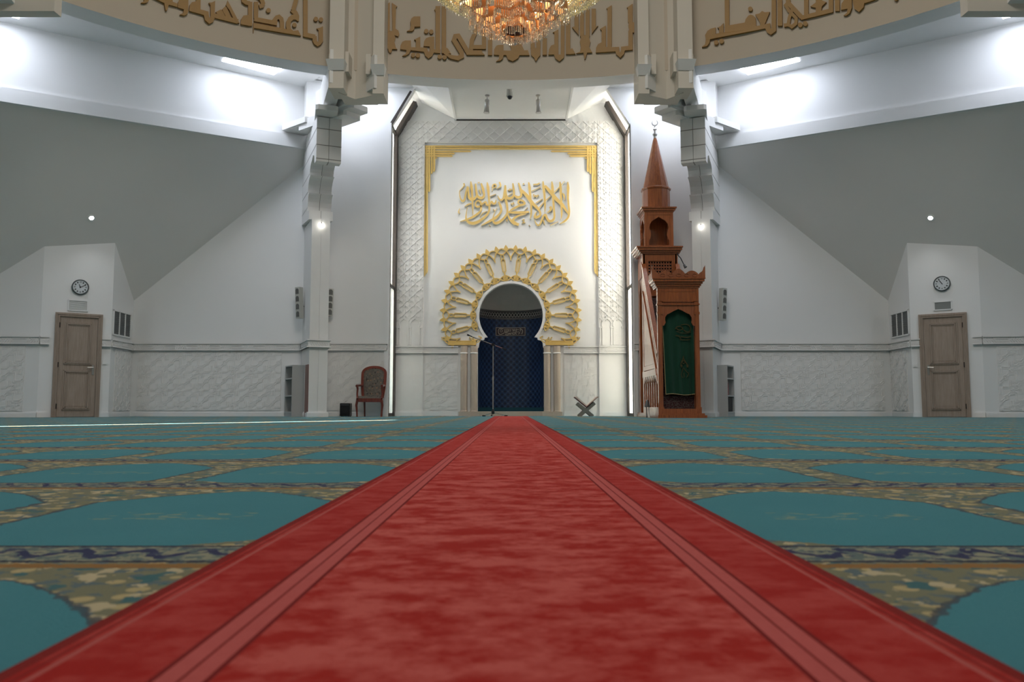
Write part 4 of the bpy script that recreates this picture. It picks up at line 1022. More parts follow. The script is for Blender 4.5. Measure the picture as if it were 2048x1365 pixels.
# ------------------------------------------------------------------ doors, clocks, vents on the door blocks
def door_side(sd):
    nm = 'left' if sd < 0 else 'right'
    a, b = S(sd, PL, PR); ux = Vector((b[0]-a[0], b[1]-a[1], 0)); fr = fpl((a[0], a[1], 0), ux); L = ux.length
    def loc(px, py):
        n = Vector((ux.y, -ux.x, 0)).normalized(); q = onplane(px, py, n, n.dot(Vector((a[0], a[1], 0))))
        return (Vector((q.x-a[0], q.y-a[1], 0))).dot(ux.normalized()), q.z
    pxs = (107.5, 203) if sd < 0 else (1839.5, 1937)
    u0 = loc(pxs[0], 700)[0]; u1 = loc(pxs[1], 700)[0]; H = 2.105
    d_ = MB(); W_ = .085
    d_.fbox(fr, u0, u0+W_, 0, H, 0, .045); d_.fbox(fr, u1-W_, u1, 0, H, 0, .045); d_.fbox(fr, u0+W_, u1-W_, H-W_, H, 0, .045)
    for e in (.028, .060):
        d_.fbox(fr, u0+e, u0+e+.012, 0, H-e, .045, .055); d_.fbox(fr, u1-e-.012, u1-e, 0, H-e, .045, .055); d_.fbox(fr, u0+e, u1-e, H-e-.012, H-e, .045, .055)
    D = struct(d_.build('door_%d' % (1 if sd < 0 else 2), OAKGREY))
    l0, l1 = u0+W_+.004, u1-W_-.004
    q = MB(); q.fbox(fr, l0, l1, .008, H-W_-.004, 0, .024); q.build('door_leaf', OAKGREY, D)
    for z0, z1 in ((.14, .95), (1.06, 1.92)):
        q = MB(); x0, x1 = l0+.09, l1-.09
        for e, h in ((0, .040), (.026, .050), (.052, .036)):
            w = .022
            q.fbox(fr, x0+e, x0+e+w, z0+e, z1-e, .024, h); q.fbox(fr, x1-e-w, x1-e, z0+e, z1-e, .024, h)
            q.fbox(fr, x0+e, x1-e, z0+e, z0+e+w, .024, h); q.fbox(fr, x0+e, x1-e, z1-e-w, z1-e, .024, h)
        q.fbox(fr, x0+.08, x1-.08, z0+.08, z1-.08, .024, .030)
        q.build('door_panel', OAKGREY, D)
    hx = l1-.055 if sd < 0 else l0+.055; s_ = -1 if sd < 0 else 1
    q = MB(); q.fbox(fr, hx-.02, hx+.02, .86, 1.06, .024, .030)
    q.tube([fr(hx, 1.01, .03), fr(hx, 1.01, .075), fr(hx+s_*.11, 1.005, .078)], .010, 8); q.build('door_handle', STEEL, D)
    hg = l0-.004 if sd < 0 else l1+.004
    for z in (.22, 1.05, 1.85):
        q = MB(); q.tube([fr(hg, z-.05, .05), fr(hg, z+.05, .05)], .010, 8); q.build('hinge', DARKFR, D)
    # clock
    cu, cz = loc(160.5, 575) if sd < 0 else loc(1884, 568)
    P = fr(cu, cz, 0)
    ck = thing('wall_clock', 'round white clock with dark rim above the %s door, hands near %s' % (nm, 'ten past eleven' if sd < 0 else 'five to eleven'), 'clock', P, 'clocks above the doors')
    R = .158
    q = MB(); q.lathe([(.0, .0), (R, .0), (R, .035), (R-.014, .047), (R-.024, .036)], P, 40, axis=fr(0, 0, 1)-fr(0, 0, 0), caps=False); q.build('rim', plain('clock_rim', (.16, .17, .17), .3, .7) if sd < 0 else bpy.data.materials['clock_rim'], ck, smooth=True)
    FACEM = bpy.data.materials.get('clock_face') or plain('clock_face', (.62, .66, .68), .5)
    q = MB(); q.disc(cu, cz, R-.022, fr, .03, .036, n=40); q.build('clock_face', FACEM, ck)
    def hand(deg, ln, w, nmh):
        a_ = radians(deg); q = MB(); q.ribbon([(cu-.018*sin(a_), cz-.018*cos(a_)), (cu+ln*sin(a_), cz+ln*cos(a_))], [w, w*.6], fr, .038, .042); q.build(nmh, BLACK, ck)
    if sd < 0: hand(-25, .062, .014, 'hour_hand'); hand(62, .105, .010, 'minute_hand')
    else: hand(-35, .095, .013, 'minute_hand'); hand(-31, .07, .015, 'hour_hand')
    q = MB()
    for i in range(12):
        a_ = i*pi/6; n_ = 'I'
        ux_, uz_ = sin(a_), cos(a_); r0, r1 = .088, .116
        for o in ((-.008, 0, .008) if i % 3 else (-.009, .009)):
            x, z = cu+o*uz_, cz-o*ux_
            q.ribbon([(x+r0*ux_, z+r0*uz_), (x+r1*ux_, z+r1*uz_)], .006, fr, .036, .039)
    q.build('numerals', BLACK, ck)
    # vent above the door
    (v0, zt_), (v1, zb_) = (loc(136, 599), loc(176, 623)) if sd < 0 else (loc(1867, 605), loc(1905, 627))
    zt_ = max(zt_, 2.36); zb_ = 2.15 if sd < 0 else 2.17
    V = thing('air_vent', ('white slatted' if sd < 0 else 'plain grey')+' air vent above the '+nm+' door', 'vent', fr((v0+v1)/2, zb_, 0), 'vents above the doors')
    q = MB(); e = .022
    q.fbox(fr, v0, v1, zb_, zb_+e, 0, .022); q.fbox(fr, v0, v1, zt_-e, zt_, 0, .022); q.fbox(fr, v0, v0+e, zb_, zt_, 0, .022); q.fbox(fr, v1-e, v1, zb_, zt_, 0, .022); q.build('frame', WHITE, V)
    if sd < 0:
        q = MB(); q.fbox(fr, v0+e, v1-e, zb_+e, zt_-e, 0, .002); q.build('backing', GREYBOX, V)
        for i in range(9):
            z = zb_+e+(zt_-zb_-2*e)*(i+.5)/9; q = MB(); q.hexa([fr(v0+e, z-.004, .016), fr(v1-e, z-.004, .016), fr(v1-e, z-.002, .002), fr(v0+e, z-.002, .002), fr(v0+e, z+.0, .018), fr(v1-e, z+.0, .018), fr(v1-e, z+.012, .004), fr(v0+e, z+.012, .004)]); q.build('slat', WHITE, V)
    else:
        q = MB(); q.fbox(fr, v0+e, v1-e, zb_+e, zt_-e, 0, .012); q.build('mesh_panel', plain('grey_mesh', (.22, .23, .22), .7), V)
    # light switch
    su, sz = loc(209, 726) if sd < 0 else loc(1831, 731)
    SW = thing('light_switch', 'small white light switch beside the '+nm+' door', 'switch', fr(su, sz-.04, 0), 'light switches')
    q = MB(); q.fbox(fr, su-.042, su+.042, sz-.042, sz+.042, 0, .012); q.build('plate', WHITE, SW)
    q = MB(); q.fbox(fr, su-.028, su+.028, sz-.028, sz+.028, .012, .018); q.build('rocker', PLASTER, SW)
    # three-bay grille on the return wall
    a2, b2 = S(sd, PR, PA); ux2 = Vector((b2[0]-a2[0], b2[1]-a2[1], 0)); fr2 = fpl((a2[0], a2[1], 0), ux2); n2 = Vector((ux2.y, -ux2.x, 0)).normalized()
    def loc2(px, py):
        q = onplane(px, py, n2, n2.dot(Vector((a2[0], a2[1], 0)))); return (Vector((q.x-a2[0], q.y-a2[1], 0))).dot(ux2.normalized()), q.z
    L2 = ux2.length
    g0, g1 = (.04, L2*.86) if sd < 0 else (L2*.14, L2-.04); gz0, gz1 = 1.70, 2.24
    Gr = thing('wall_grille', 'white framed grille with three dark bays on the short wall beside the '+nm+' door', 'grille', fr2((g0+g1)/2, gz0, 0), 'three-bay grilles')
    q = MB(); e = .03
    q.fbox(fr2, g0, g1, gz0, gz0+e, 0, .025); q.fbox(fr2, g0, g1, gz1-e, gz1, 0, .025)
    w = (g1-g0-e)/3
    for i in range(4): q.fbox(fr2, g0+i*w, g0+i*w+e, gz0, gz1, 0, .025)
    q.build('frame', WHITE, Gr)
    GM = bpy.data.materials.get('dark_grille') or plain('dark_grille', (.16, .165, .165), .6)
    for i in range(3):
        q = MB(); q.fbox(fr2, g0+i*w+e, g0+(i+1)*w, gz0+e, gz1-e, 0, .006)
        for k in range(12): z = gz0+e+(gz1-gz0-2*e)*(k+.5)/12; q.fbox(fr2, g0+i*w+e, g0+(i+1)*w, z-.006, z+.006, .006, .016)
        q.build('bay', GM, Gr)
both(door_side)

# ------------------------------------------------------------------ minbar (pulpit)
MBX0, MBX1 = 2.775, 3.56; YF, YB = 15.05, 16.8; YR = 17.42
mb = thing('minbar', 'tall varnished wooden pulpit with pointed spire, stair and green curtain, right of the mihrab', 'pulpit', (3.17, 16.2, 0))
def box_part(name, mt, *boxes):
    m = MB()
    for b in boxes: m.box(*b)
    return m.build(name, mt, mb)
box_part('base_plinth', WALNUT, (MBX0-.045, MBX1+.08, YF-.15, YR+.02, 0, .05), (MBX0-.025, MBX1+.05, YF-.10, YR+.02, .05, .085))
# portal: posts, lintel, cornice, crest
FF = fpl((0, YF, 0), (1, 0, 0))
for x0, x1 in ((MBX0, MBX0+.085), (MBX1-.085, MBX1)):
    m = MB(); m.box(x0, x1, YF, YF+.09, .085, 2.20); m.box(x0+.02, x1-.02, YF-.012, YF, .16, 2.0)
    m.box(x0-.012, x1+.012, YF-.02, YF+.10, .085, .20); m.box(x0-.008, x1+.008, YF-.015, YF+.09, 1.95, 2.0); m.build('portal_post', WALNUT, mb)
# scalloped arch board with the opening under it
xl, xr = MBX0+.085, MBX1-.085; xc = (xl+xr)/2
arch = [(xl, 1.55), (xl, 1.74), (xl+.03, 1.75), (xl+.055, 1.80), (xl+.045, 1.85), (xl+.05, 1.90), (xl+.09, 1.96), (xl+.13, 1.975), (xc-.10, 2.02), (xc, 2.065)]
half = arch
left_b = half+[(xc, 2.20), (MBX0+.02, 2.20), (MBX0+.02, 1.55)]
m = MB(); m.prism(left_b, FF, -.06, -.01); m.prism([(2*xc-a, b) for a, b in left_b][::-1], FF, -.06, -.01)
m.ribbon(half[1:]+[(2*xc-a, b) for a, b in half[::-1]][1:-1], .018, FF, -.012, .004); m.build('arch_board', WALCARV, mb)
m = MB(); m.box(MBX0+.002, MBX1-.002, YF-.006, YF+.10, 2.203, 2.46)
m.box(MBX0-.01, MBX1+.01, YF-.015, YF+.11, 2.13, 2.16)
for z0, z1, x0, x1, y in ((2.19, 2.205, xl-.0, xr, .012), (2.385, 2.40, xl, xr, .012)): m.box(x0, x1, YF-y, YF, z0, z1)
for x in (xl, xr-.015): m.box(x, x+.015, YF-.012, YF, 2.19, 2.40)
m.box(xl+.06, xr-.06, YF-.008, YF, 2.24, 2.35); m.build('lintel_panel', WALNUT, mb)
m = MB()
for z0, z1, e in ((2.46, 2.49, .02), (2.49, 2.53, .04), (2.53, 2.57, .065), (2.57, 2.615, .095), (2.615, 2.64, .11)): m.box(MBX0-e, MBX1+e, YF-e, YF+.32, z0, z1)
m.build('portal_cornice', WALNUT, mb)
m = MB(); pts = [(MBX0-.11, 2.64)]
n = 72
for i in range(n+1):
    u = -1+2*i/n; au = abs(u)
    z = 2.70+.075*abs(cos(u*pi*2.0))**.7+.04*max(0, 1-au*3.5)+(.10*max(0, (au-.90)/.1))
    pts.append((xc+u*(MBX1-MBX0+.22)/2, z))
pts.append((MBX1+.11, 2.64))
m.prism(pts, fpl((0, YF-.09, 0), (1, 0, 0)), -.03, 0)
for cxx in (-.30, -.15, 0, .15, .30):
    for k in range(8):
        a0 = k*pi/4; m.ribbon([(xc+cxx+.045*cos(a0), 2.69+.03*sin(a0)), (xc+cxx+.045*cos(a0+pi/4), 2.69+.03*sin(a0+pi/4))], .012, fpl((0, YF-.09, 0), (1, 0, 0)), 0, .01)
for sx in (MBX0-.11, MBX1+.08):
    m.prism([(YF-.12+.03, 2.64), (YF+.30, 2.64), (YF+.30, 2.72), (YF+.20, 2.76), (YF+.1, 2.72), (YF, 2.78), (YF-.09, 2.84)], lambda a, b, d_: Vector((sx+d_, a, b)), 0, .03)
m.build('carved_crest', WALCARV, mb)
# threshold, carpeted step and curtain
box_part('threshold', WALNUT, (MBX0+.02, MBX1-.02, YF-.03, YF+.12, .085, .17))
g = NT('maroon_step_carpet'); v = g.obj()
vv = g.new('ShaderNodeTexVoronoi'); vv.inputs['Scale'].default_value = 42; g.link(v, vv.inputs['Vector'])
g.color(g.mix(g.gt(vv.outputs['Distance'], .50), (.040, .006, .008), (.075, .055, .05))); g.set(.9); MAROON = g.m
for k in range(9):
    z = .17+.26*k; y = YF+.16+.185*k
    if z > 2.5: break
    m = MB(); m.box(MBX0+.06, MBX1-.06, y, y+.185+.02, max(.085, z-.26) if k else .085, z+.24); m.build('stair', MAROON, mb)
CURT = NT('green_velvet'); v = CURT.obj(); CURT.color(CURT.mix(CURT.noise(3.0, CURT.scale(v, (4, 1, .6))), (.003, .034, .018), (.006, .056, .030))); CURT.set(.8, 0, .25); CURT.b.inputs['Sheen Weight'].default_value = .2; CURT = CURT.m
cz0, cz1 = .44, 2.09
m = MB(); nx, nz = 40, 14
def cpt_(i, j):
    u = i/nx; w = j/nz; xlft = xl+.005+.055*(1-w)**.8; x = xlft+(xr-.005-xlft)*u; z = cz0+(cz1-cz0)*w+.012*sin(u*7)*(1-w)
    y = YF+.082+(.007+.009*(1-w))*sin(u*pi*7+.6*sin(w*3))
    return (x, y, z)
for i in range(nx):
    for j in range(nz): m.face([cpt_(i, j), cpt_(i+1, j), cpt_(i+1, j+1), cpt_(i, j+1)])
cu_ = m.build('curtain', CURT, mb, smooth=True)
TRIM = plain('gold_trim', (.34, .27, .13), .6)
m = MB(); m.tube([Vector(cpt_(0, j))-Vector((0, .012, 0)) for j in range(nz)], .007, 6); m.tube([Vector(cpt_(i, 0))-Vector((0, .010, 0)) for i in range(nx+1)], .008, 6); m.build('trim', TRIM, cu_)
EMB = plain('gold_embroidery', (.060, .048, .012), .7)
def fc(px, py, d_):
    x, z = U(px, py, YF+.07); u = (x-xl)/(xr-xl); y = YF+.082+.012*sin(u*pi*7); return Vector((x, y-.020-d_, z))
q_ = lambda pts: [(1310+a/6.82, 600+b/6.82) for a, b in pts]
m = MB()
for pts, w in (([(275, 400), (300, 370), (345, 365), (380, 395), (330, 415), (290, 395)], 2.2), ([(350, 345), (420, 335), (470, 360), (480, 420), (430, 440), (390, 410)], 2.0), ([(290, 430), (350, 450), (430, 455), (490, 440)], 1.6),
               ([(280, 490), (330, 500), (350, 535)], 2.6), ([(350, 500), (420, 515), (490, 500)], 2.4), ([(340, 545), (420, 550), (480, 540)], 1.8)):
    m.ribbon(q_(pts), w*.8, fc, 0, .004, smooth=4)
m.build('embroidered_script', EMB, cu_)
m = MB()
for pts, w in (([(388, 770), (385, 800), (365, 840), (350, 890), (365, 920)], 2.0), ([(388, 800), (410, 840), (435, 890), (430, 925)], 2.0), ([(365, 845), (385, 870), (410, 850), (390, 830), (365, 850)], 1.8), ([(345, 905), (365, 895), (360, 925)], 3.0), ([(425, 905), (445, 895), (440, 925)], 3.0),
               ([(385, 930), (370, 980), (360, 1030), (380, 1065)], 1.4), ([(395, 930), (425, 980), (455, 1010), (430, 1060)], 1.4), ([(395, 1000), (400, 1060)], 1.4)):
    m.ribbon(q_(pts), w*.8, fc, 0, .004, smooth=4)
m.build('embroidered_motif', EMB, cu_)
# stair balustrade on both sides
def side(xs, outer):
    # outer = -1 for the side that faces the mihrab
    fs = (lambda y, z, d_: Vector((xs-d_, y, z))) if outer < 0 else (lambda y, z, d_: Vector((xs+d_, y, z)))
    zt = lambda y: 1.16+(3.24-1.16)*(y-YF-.06)/(YB-YF-.06); zl = lambda y: .55+(2.60-.55)*(y-YF-.06)/(YB-YF-.06)
    y0, y1 = YF+.12, YB
    m = MB(); m.prism([(y0, zl(y0)), (y1, zl(y1)), (y1, zt(y1)-.10), (y0, zt(y0)-.10)], fs, -.035, 0); m.build('stair_panel', WALNUT, mb)
    m = MB(); m.ribbon([(y0-.01, zt(y0)-.03), (y1, zt(y1)-.03)], .075, fs, -.06, .025); m.build('handrail', WALNUT, mb)
    m = MB()
    for k in range(46):
        y = y0+(y1-y0)*(k+.5)/46; m.disc(y, zt(y)-.16, .018, fs, 0, .016, n=6)
    m.build('beading', WALCARV, mb)
    m = MB(); m.ribbon([(y0, zl(y0)+.03), (y1, zl(y1)+.03)], .06, fs, -.01, .02); m.ribbon([(y0, zt(y0)-.23), (y1, zt(y1)-.23)], .03, fs, -.01, .014); m.build('stringer_moulding', WALNUT, mb)
    # triangular panel under the stair
    m = MB(); m.prism([(y0+.38, 1.05), (y1, 1.05), (y1, zl(y1)), (y0+.38, zl(y0+.38))], fs, -.04, -.006); m.build('side_panel', WALNUT, mb)
    m = MB(); m.prism([(y0+.24, 1.045), (y1, 1.045), (y1, .955), (y0+.20, .955)], fs, -.03, .0); m.prism([(y0+.16, .935), (y1+.02, .935), (y1+.02, .81), (y0+.10, .81)], fs, -.03, .03); m.build('rail_moulding', WALNUT, mb)
    # little arcade under it
    ya = [y0+.02+i*(y1-y0-.0)/7 for i in range(8)]
    for i, y in enumerate(ya):
        m = MB(); m.prism([(y-.03, .20), (y+.03, .20), (y+.03, .68), (y-.03, .68)], fs, -.03, .004); m.build('baluster', WALNUT, mb)
        if i < 7:
            m = MB(); w = ya[i+1]-y; c = y+w/2; h = w/2-.03
            m.prism([(y+.03, .81), (y+.03, .62), (c-h*.9, .66), (c-h*.75, .72), (c-h*.4, .755), (c, .79), (c+h*.4, .755), (c+h*.75, .72), (c+h*.9, .66), (ya[i+1]-.03, .62), (ya[i+1]-.03, .81)], fs, -.03, .0); m.build('arch_spandrel', WALNUT, mb)
    m = MB(); m.prism([(y0, .085), (y1+.02, .085), (y1+.02, .20), (y0, .20)], fs, -.035, .012); m.build('side_sill', WALNUT, mb)
    m = MB(); m.prism([(y0, .20), (y1, .20), (y1, .80), (y0, .80)], fs, -.065, -.05); m.build('backing_panel', WALCARV, mb)
    # rear post with a pointed recess
    m = MB(); m.prism([(YB, .085), (YB+.16, .085), (YB+.16, 2.62), (YB+.30, 2.90), (YB+.44, 2.62), (YB+.44, .085), (YR, .085), (YR, 3.45), (YB, 3.45)], fs, -.05, 0); m.build('rear_post', WALNUT, mb)
    m = MB(); m.prism([(YB+.10, 2.95), (YR-.08, 2.95), (YR-.08, 3.30), (YB+.10, 3.30)], fs, 0, .01); m.build('rear_fretwork', WALCARV, mb)
side(MBX0+.02, -1); side(MBX1-.02, 1)
# platform back: fretwork panel and cornice
box_part('tower_body', WALCARV, (MBX0+.06, MBX1-.06, YB+.46, YR, .085, 3.40))
Fb = fpl((0, YB, 0), (1, 0, 0))
m = MB(); a, b = MBX0+.04, MBX1-.04
m.fbox(Fb, a, b, 3.30, 3.45, -.05, 0); m.fbox(Fb, a, a+.10, 2.30, 3.30, -.05, 0); m.fbox(Fb, b-.10, b, 2.30, 3.30, -.05, 0); m.fbox(Fb, a+.1, b-.1, 2.55, 2.72, -.05, 0); m.build('screen_frame', WALNUT, mb)
m = MB()
for i in range(9):
    for j in range(9):
        u, v = a+.10+(b-a-.2)*(i+.5)/9, 2.72+.58*(j+.5)/9; r = .031
        m.ribbon([(u+r*cos(k*pi/3), v+r*sin(k*pi/3)) for k in range(7)], .013, Fb, -.04, -.02, caps=False)
        if j < 8: m.ribbon([(u, v+r), (u, v+.034)], .012, Fb, -.04, -.02)
m.build('fretwork', WALCARV, mb)
m = MB(); m.fbox(Fb, a+.1, b-.1, 2.72, 3.30, -.10, -.09); m.build('fret_backing', BLACK, mb)
m = MB()
for z0, z1, e in ((3.45, 3.48, .03), (3.48, 3.52, .06), (3.52, 3.57, .10), (3.57, 3.60, .125)): m.box(MBX0-e, MBX1+e*.6, YB-e, YR+.02, z0, z1)
m.build('platform_cornice', WALNUT, mb)
# kiosk with scalloped arches
kx0, kx1, ky0, ky1 = 2.85, 3.46, 16.80, 17.40; kz0, kz1 = 3.60, 4.36
def karch(fr, w, nm_):
    c = w/2; r = .205
    h = [(c-.215, 3.64), (c-.215, 3.74), (c-.185, 3.80), (c-.165, 3.87), (c-.185, 3.95), (c-.205, 4.02), (c-.19, 4.10), (c-.14, 4.17), (c-.07, 4.21), (c, 4.255)]
    m = MB(); m.prism([(0, kz0), (c-.215, kz0)]+h+[(c, kz1), (0, kz1)], fr, -.04, 0); m.prism([(w-a_, b_) for a_, b_ in ([(0, kz0), (c-.215, kz0)]+h+[(c, kz1), (0, kz1)])][::-1], fr, -.04, 0)
    m.fbox(fr, .05, w-.05, 4.295, 4.31, 0, .008); m.fbox(fr, .05, .062, 3.64, 4.30, 0, .008); m.fbox(fr, w-.062, w-.05, 3.64, 4.30, 0, .008); m.fbox(fr, c-.215, c+.215, kz0, 3.64, -.04, 0)
    m.build(nm_, WALNUT, mb)
karch(fpl((kx0, ky0, 0), (1, 0, 0)), kx1-kx0, 'kiosk_arch')
karch(fpl((kx0, ky1, 0), (0, -1, 0)), ky1-ky0, 'kiosk_arch'); karch(fpl((kx1, ky0, 0), (0, 1, 0)), ky1-ky0, 'kiosk_arch')
m = MB(); m.box(kx0, kx1, ky1-.03, ky1, kz0, kz1); m.build('kiosk_back', WALNUT, mb)
m = MB()
for z0, z1, e in ((4.36, 4.39, .015), (4.39, 4.43, .045), (4.43, 4.46, .07)): m.box(kx0-e, kx1+e, ky0-e, ky1+e*.2, z0, z1)
m.build('kiosk_cornice', WALNUT, mb)
tx, ty = 3.155, 17.10
def octa(m, prof):
    for i in range(len(prof)-1):
        (r0, z0), (r1, z1) = prof[i], prof[i+1]
        for k in range(12):
            a0, a1 = (k-.5)*pi/6, (k+.5)*pi/6
            f = lambda r, z, a: (tx+r*sin(a), ty-r*cos(a), z)
            m.face([f(r0, z0, a0), f(r0, z0, a1), f(r1, z1, a1), f(r1, z1, a0)])
m = MB(); octa(m, [(.30, 4.46), (.30, 4.88), (.325, 4.90), (.325, 4.93), (.30, 4.945)]); m.build('drum', WALNUT, mb)
m = MB(); octa(m, [(.285, 4.945), (.05, 6.02), (.03, 6.08), (.0, 6.085)]); m.build('spire', WALNUT, mb)
m = MB(); m.lathe([(.032, 6.03), (.030, 6.12), (.05, 6.15), (.05, 6.175), (.024, 6.195), (.022, 6.25), (.042, 6.275), (.026, 6.30), (.014, 6.32), (.014, 6.355)], (tx, ty, 0), 16)
fx = fpl((tx, ty, 6.425), (1, 0, 0)); n = 20
m.ribbon([(.062*sin(a_), -.062*cos(a_)) for a_ in [-2.5+5.0*i/n for i in range(n+1)]], [.006+.020*sin(pi*i/n) for i in range(n+1)], fx, -.008, .008)
m.build('finial', STEEL, mb, smooth=False)
# small lamp clamped to the platform with its cable
t = thing('clip_lamp', 'small dark lamp on a bent arm clipped beside the pulpit platform', 'lamp', (3.60, 16.2, 2.84))
m = MB(); pth = [Vector((*[U(px, py, 16.4)[0]], 16.4, U(px, py, 16.4)[1])) for px, py in ((1354, 506), (1357, 512), (1361, 516), (1364, 522), (1368, 530))]; m.tube(pth, .010, 8); m.build('arm', BLACK, t)
m = MB(); m.tube([pth[-1], pth[-1]+Vector((.03, -.02, -.06))], [.022, .035], 10); m.build('lamp_head', BLACK, t)

# cone-topped white bollard at the foot of the pulpit
bx, by = U(1297, 833, 15.6)[0], 15.6
t = thing('floor_marker', 'thin white post with a small grey cone standing at the left foot of the pulpit', 'post', (bx, by, 0))
m = MB(); m.lathe([(.022, 0), (.022, .02), (.011, .025), (.011, .19), (.0, .19)], (bx+.01, by, 0), 12); m.build('post', WHITE, t)
CONEM = plain('grey_cone', (.10, .10, .10), .4)
m = MB(); m.lathe([(.0, .20), (.055, .20), (.055, .215), (.045, .26), (.022, .33), (.012, .34), (.0, .34)], (bx-.02, by, 0), 16); m.lathe([(.010, .0), (.010, .20)], (bx-.035, by, 0), 8); m.build('cone', CONEM, t)
# ------------------------------------------------------------------ armchair
def chair():
    cx, cy = U(742, 800, 17.0)[0], 17.05
    t = thing('armchair', 'mahogany armchair with floral tapestry upholstery beside the left slit window', 'armchair', (cx, cy, 0))
    g = NT('floral_tapestry'); v = g.obj(); vo = g.new('ShaderNodeTexVoronoi'); vo.inputs['Scale'].default_value = 13; g.link(v, vo.inputs['Vector'])
    c = g.mix(g.noise(14.0, v, 4), (.06, .055, .045), (.20, .17, .14)); c = g.mix(g.lt(vo.outputs['Distance'], .28), c, g.mix(g.noise(6, v), (.20, .06, .06), (.24, .22, .13)))
    c = g.mix(g.gt(g.noise(30, v, 3), .62), c, (.03, .03, .03)); g.color(c); g.set(.9, 0, .2); TAP = g.m
    hw = .272; yf, yb = cy-.26, cy+.24
    m = MB()   # back frame: arched
    n = 16; bw = .238
    pts = [(-bw+.03, .40), (-bw, .62), (-bw-.01, .905)]+[(-(bw+.005)*cos(pi*k/n), .925+.145*sin(pi*k/n)**.8) for k in range(1, n)]+[(bw+.01, .905), (bw, .62), (bw-.03, .40)]
    F = lambda u, v_, d_: Vector((cx+u, yb-.05+.16*(v_-.4)/.7-d_, v_))
    m.ribbon(pts, .055, F, -.022, .028, smooth=2); m.build('back_frame', MAHOG, t)
    m = MB(); inner = [(a*.95, (b-.72)*.96+.71) for a, b in pts]; m.prism(inner, F, -.02, .02); m.prism([(a*.86, (b-.72)*.88+.72) for a, b in inner], F, .02, .035); m.build('backrest', TAP, t)
    m = MB(); m.hexa([(cx-hw+.02, yf+.02, .375), (cx+hw-.02, yf+.02, .375), (cx+bw-.02, yb, .375), (cx-bw+.02, yb, .375), (cx-hw+.04, yf+.04, .435), (cx+hw-.04, yf+.04, .435), (cx+bw-.04, yb-.02, .435), (cx-bw+.04, yb-.02, .435)]); m.build('seat', TAP, t)
    m = MB(); m.box(cx-hw, cx+hw, yf, yf+.035, .31, .385); m.hexa([(cx-hw, yf, .31), (cx-hw+.03, yf, .31), (cx-bw+.05, yb, .31), (cx-bw+.02, yb, .31), (cx-hw, yf, .385), (cx-hw+.03, yf, .385), (cx-bw+.05, yb, .385), (cx-bw+.02, yb, .385)])
    m.hexa([(cx+hw-.03, yf, .31), (cx+hw, yf, .31), (cx+bw-.02, yb, .31), (cx+bw-.05, yb, .31), (cx+hw-.03, yf, .385), (cx+hw, yf, .385), (cx+bw-.02, yb, .385), (cx+bw-.05, yb, .385)]); m.box(cx-bw+.03, cx+bw-.03, yb-.03, yb, .31, .385); m.build('seat_rail', MAHOG, t)
    for sx in (-1, 1):
        m = MB(); m.tube([(cx+sx*(hw-.02), yf+.02, .36), (cx+sx*(hw+.00), yf+.015, .24), (cx+sx*(hw-.012), yf+.02, .12), (cx+sx*(hw-.02), yf+.01, .0)], [.028, .026, .019, .017], 8); m.build('leg', MAHOG, t, smooth=True)
        m = MB(); m.tube([(cx+sx*(bw-.05), yb-.02, .34), (cx+sx*(bw-.055), yb+.02, 0)], [.024, .017], 6); m.build('leg', MAHOG, t, smooth=True)
        m = MB(); m.tube([(cx+sx*(hw-.02), yf+.03, .38), (cx+sx*(hw-.005), yf+.06, .48), (cx+sx*(hw-.015), yf+.05, .58), (cx+sx*(hw-.01), yf+.04, .63)], [.024, .020, .022, .026], 8)
        m.tube([(cx+sx*(hw-.01), yf-.01, .645), (cx+sx*(hw-.0), yf+.10, .655), (cx+sx*(hw-.02), yb-.12, .665), (cx+sx*(bw), yb-.02, .665)], [.030, .024, .022, .02], 8); m.build('arm', MAHOG, t, smooth=True)
chair()
# black box by the wall
x0, x1 = U(680, 820, 17.35)[0], U(700, 820, 17.35)[0]
t = thing('subwoofer', 'small black cube loudspeaker on the floor left of the armchair', 'loudspeaker', ((x0+x1)/2, 17.45, 0))
m = MB(); m.box(x0, x1, 17.33, 17.55, .012, .285); m.build('cabinet', BLACK, t)
m = MB(); m.disc((x0+x1)/2, .13, .075, fpl((0, 17.33, 0), (1, 0, 0)), 0, .006, n=24); m.build('grille', plain('dark_cloth', (.02, .02, .022), .9), t)
m = MB(); m.box(x0+.02, x1-.02, 17.32, 17.33, .24, .265); m.build('control_strip', plain('dark_grey_strip', (.06, .06, .065), .4), t)
m = MB()
for a in (x0+.03, x1-.03):
    for b in (17.36, 17.52): m.lathe([(.012, 0), (.012, .013)], (a, b, 0), 8)
m.build('feet', BLACK, t)

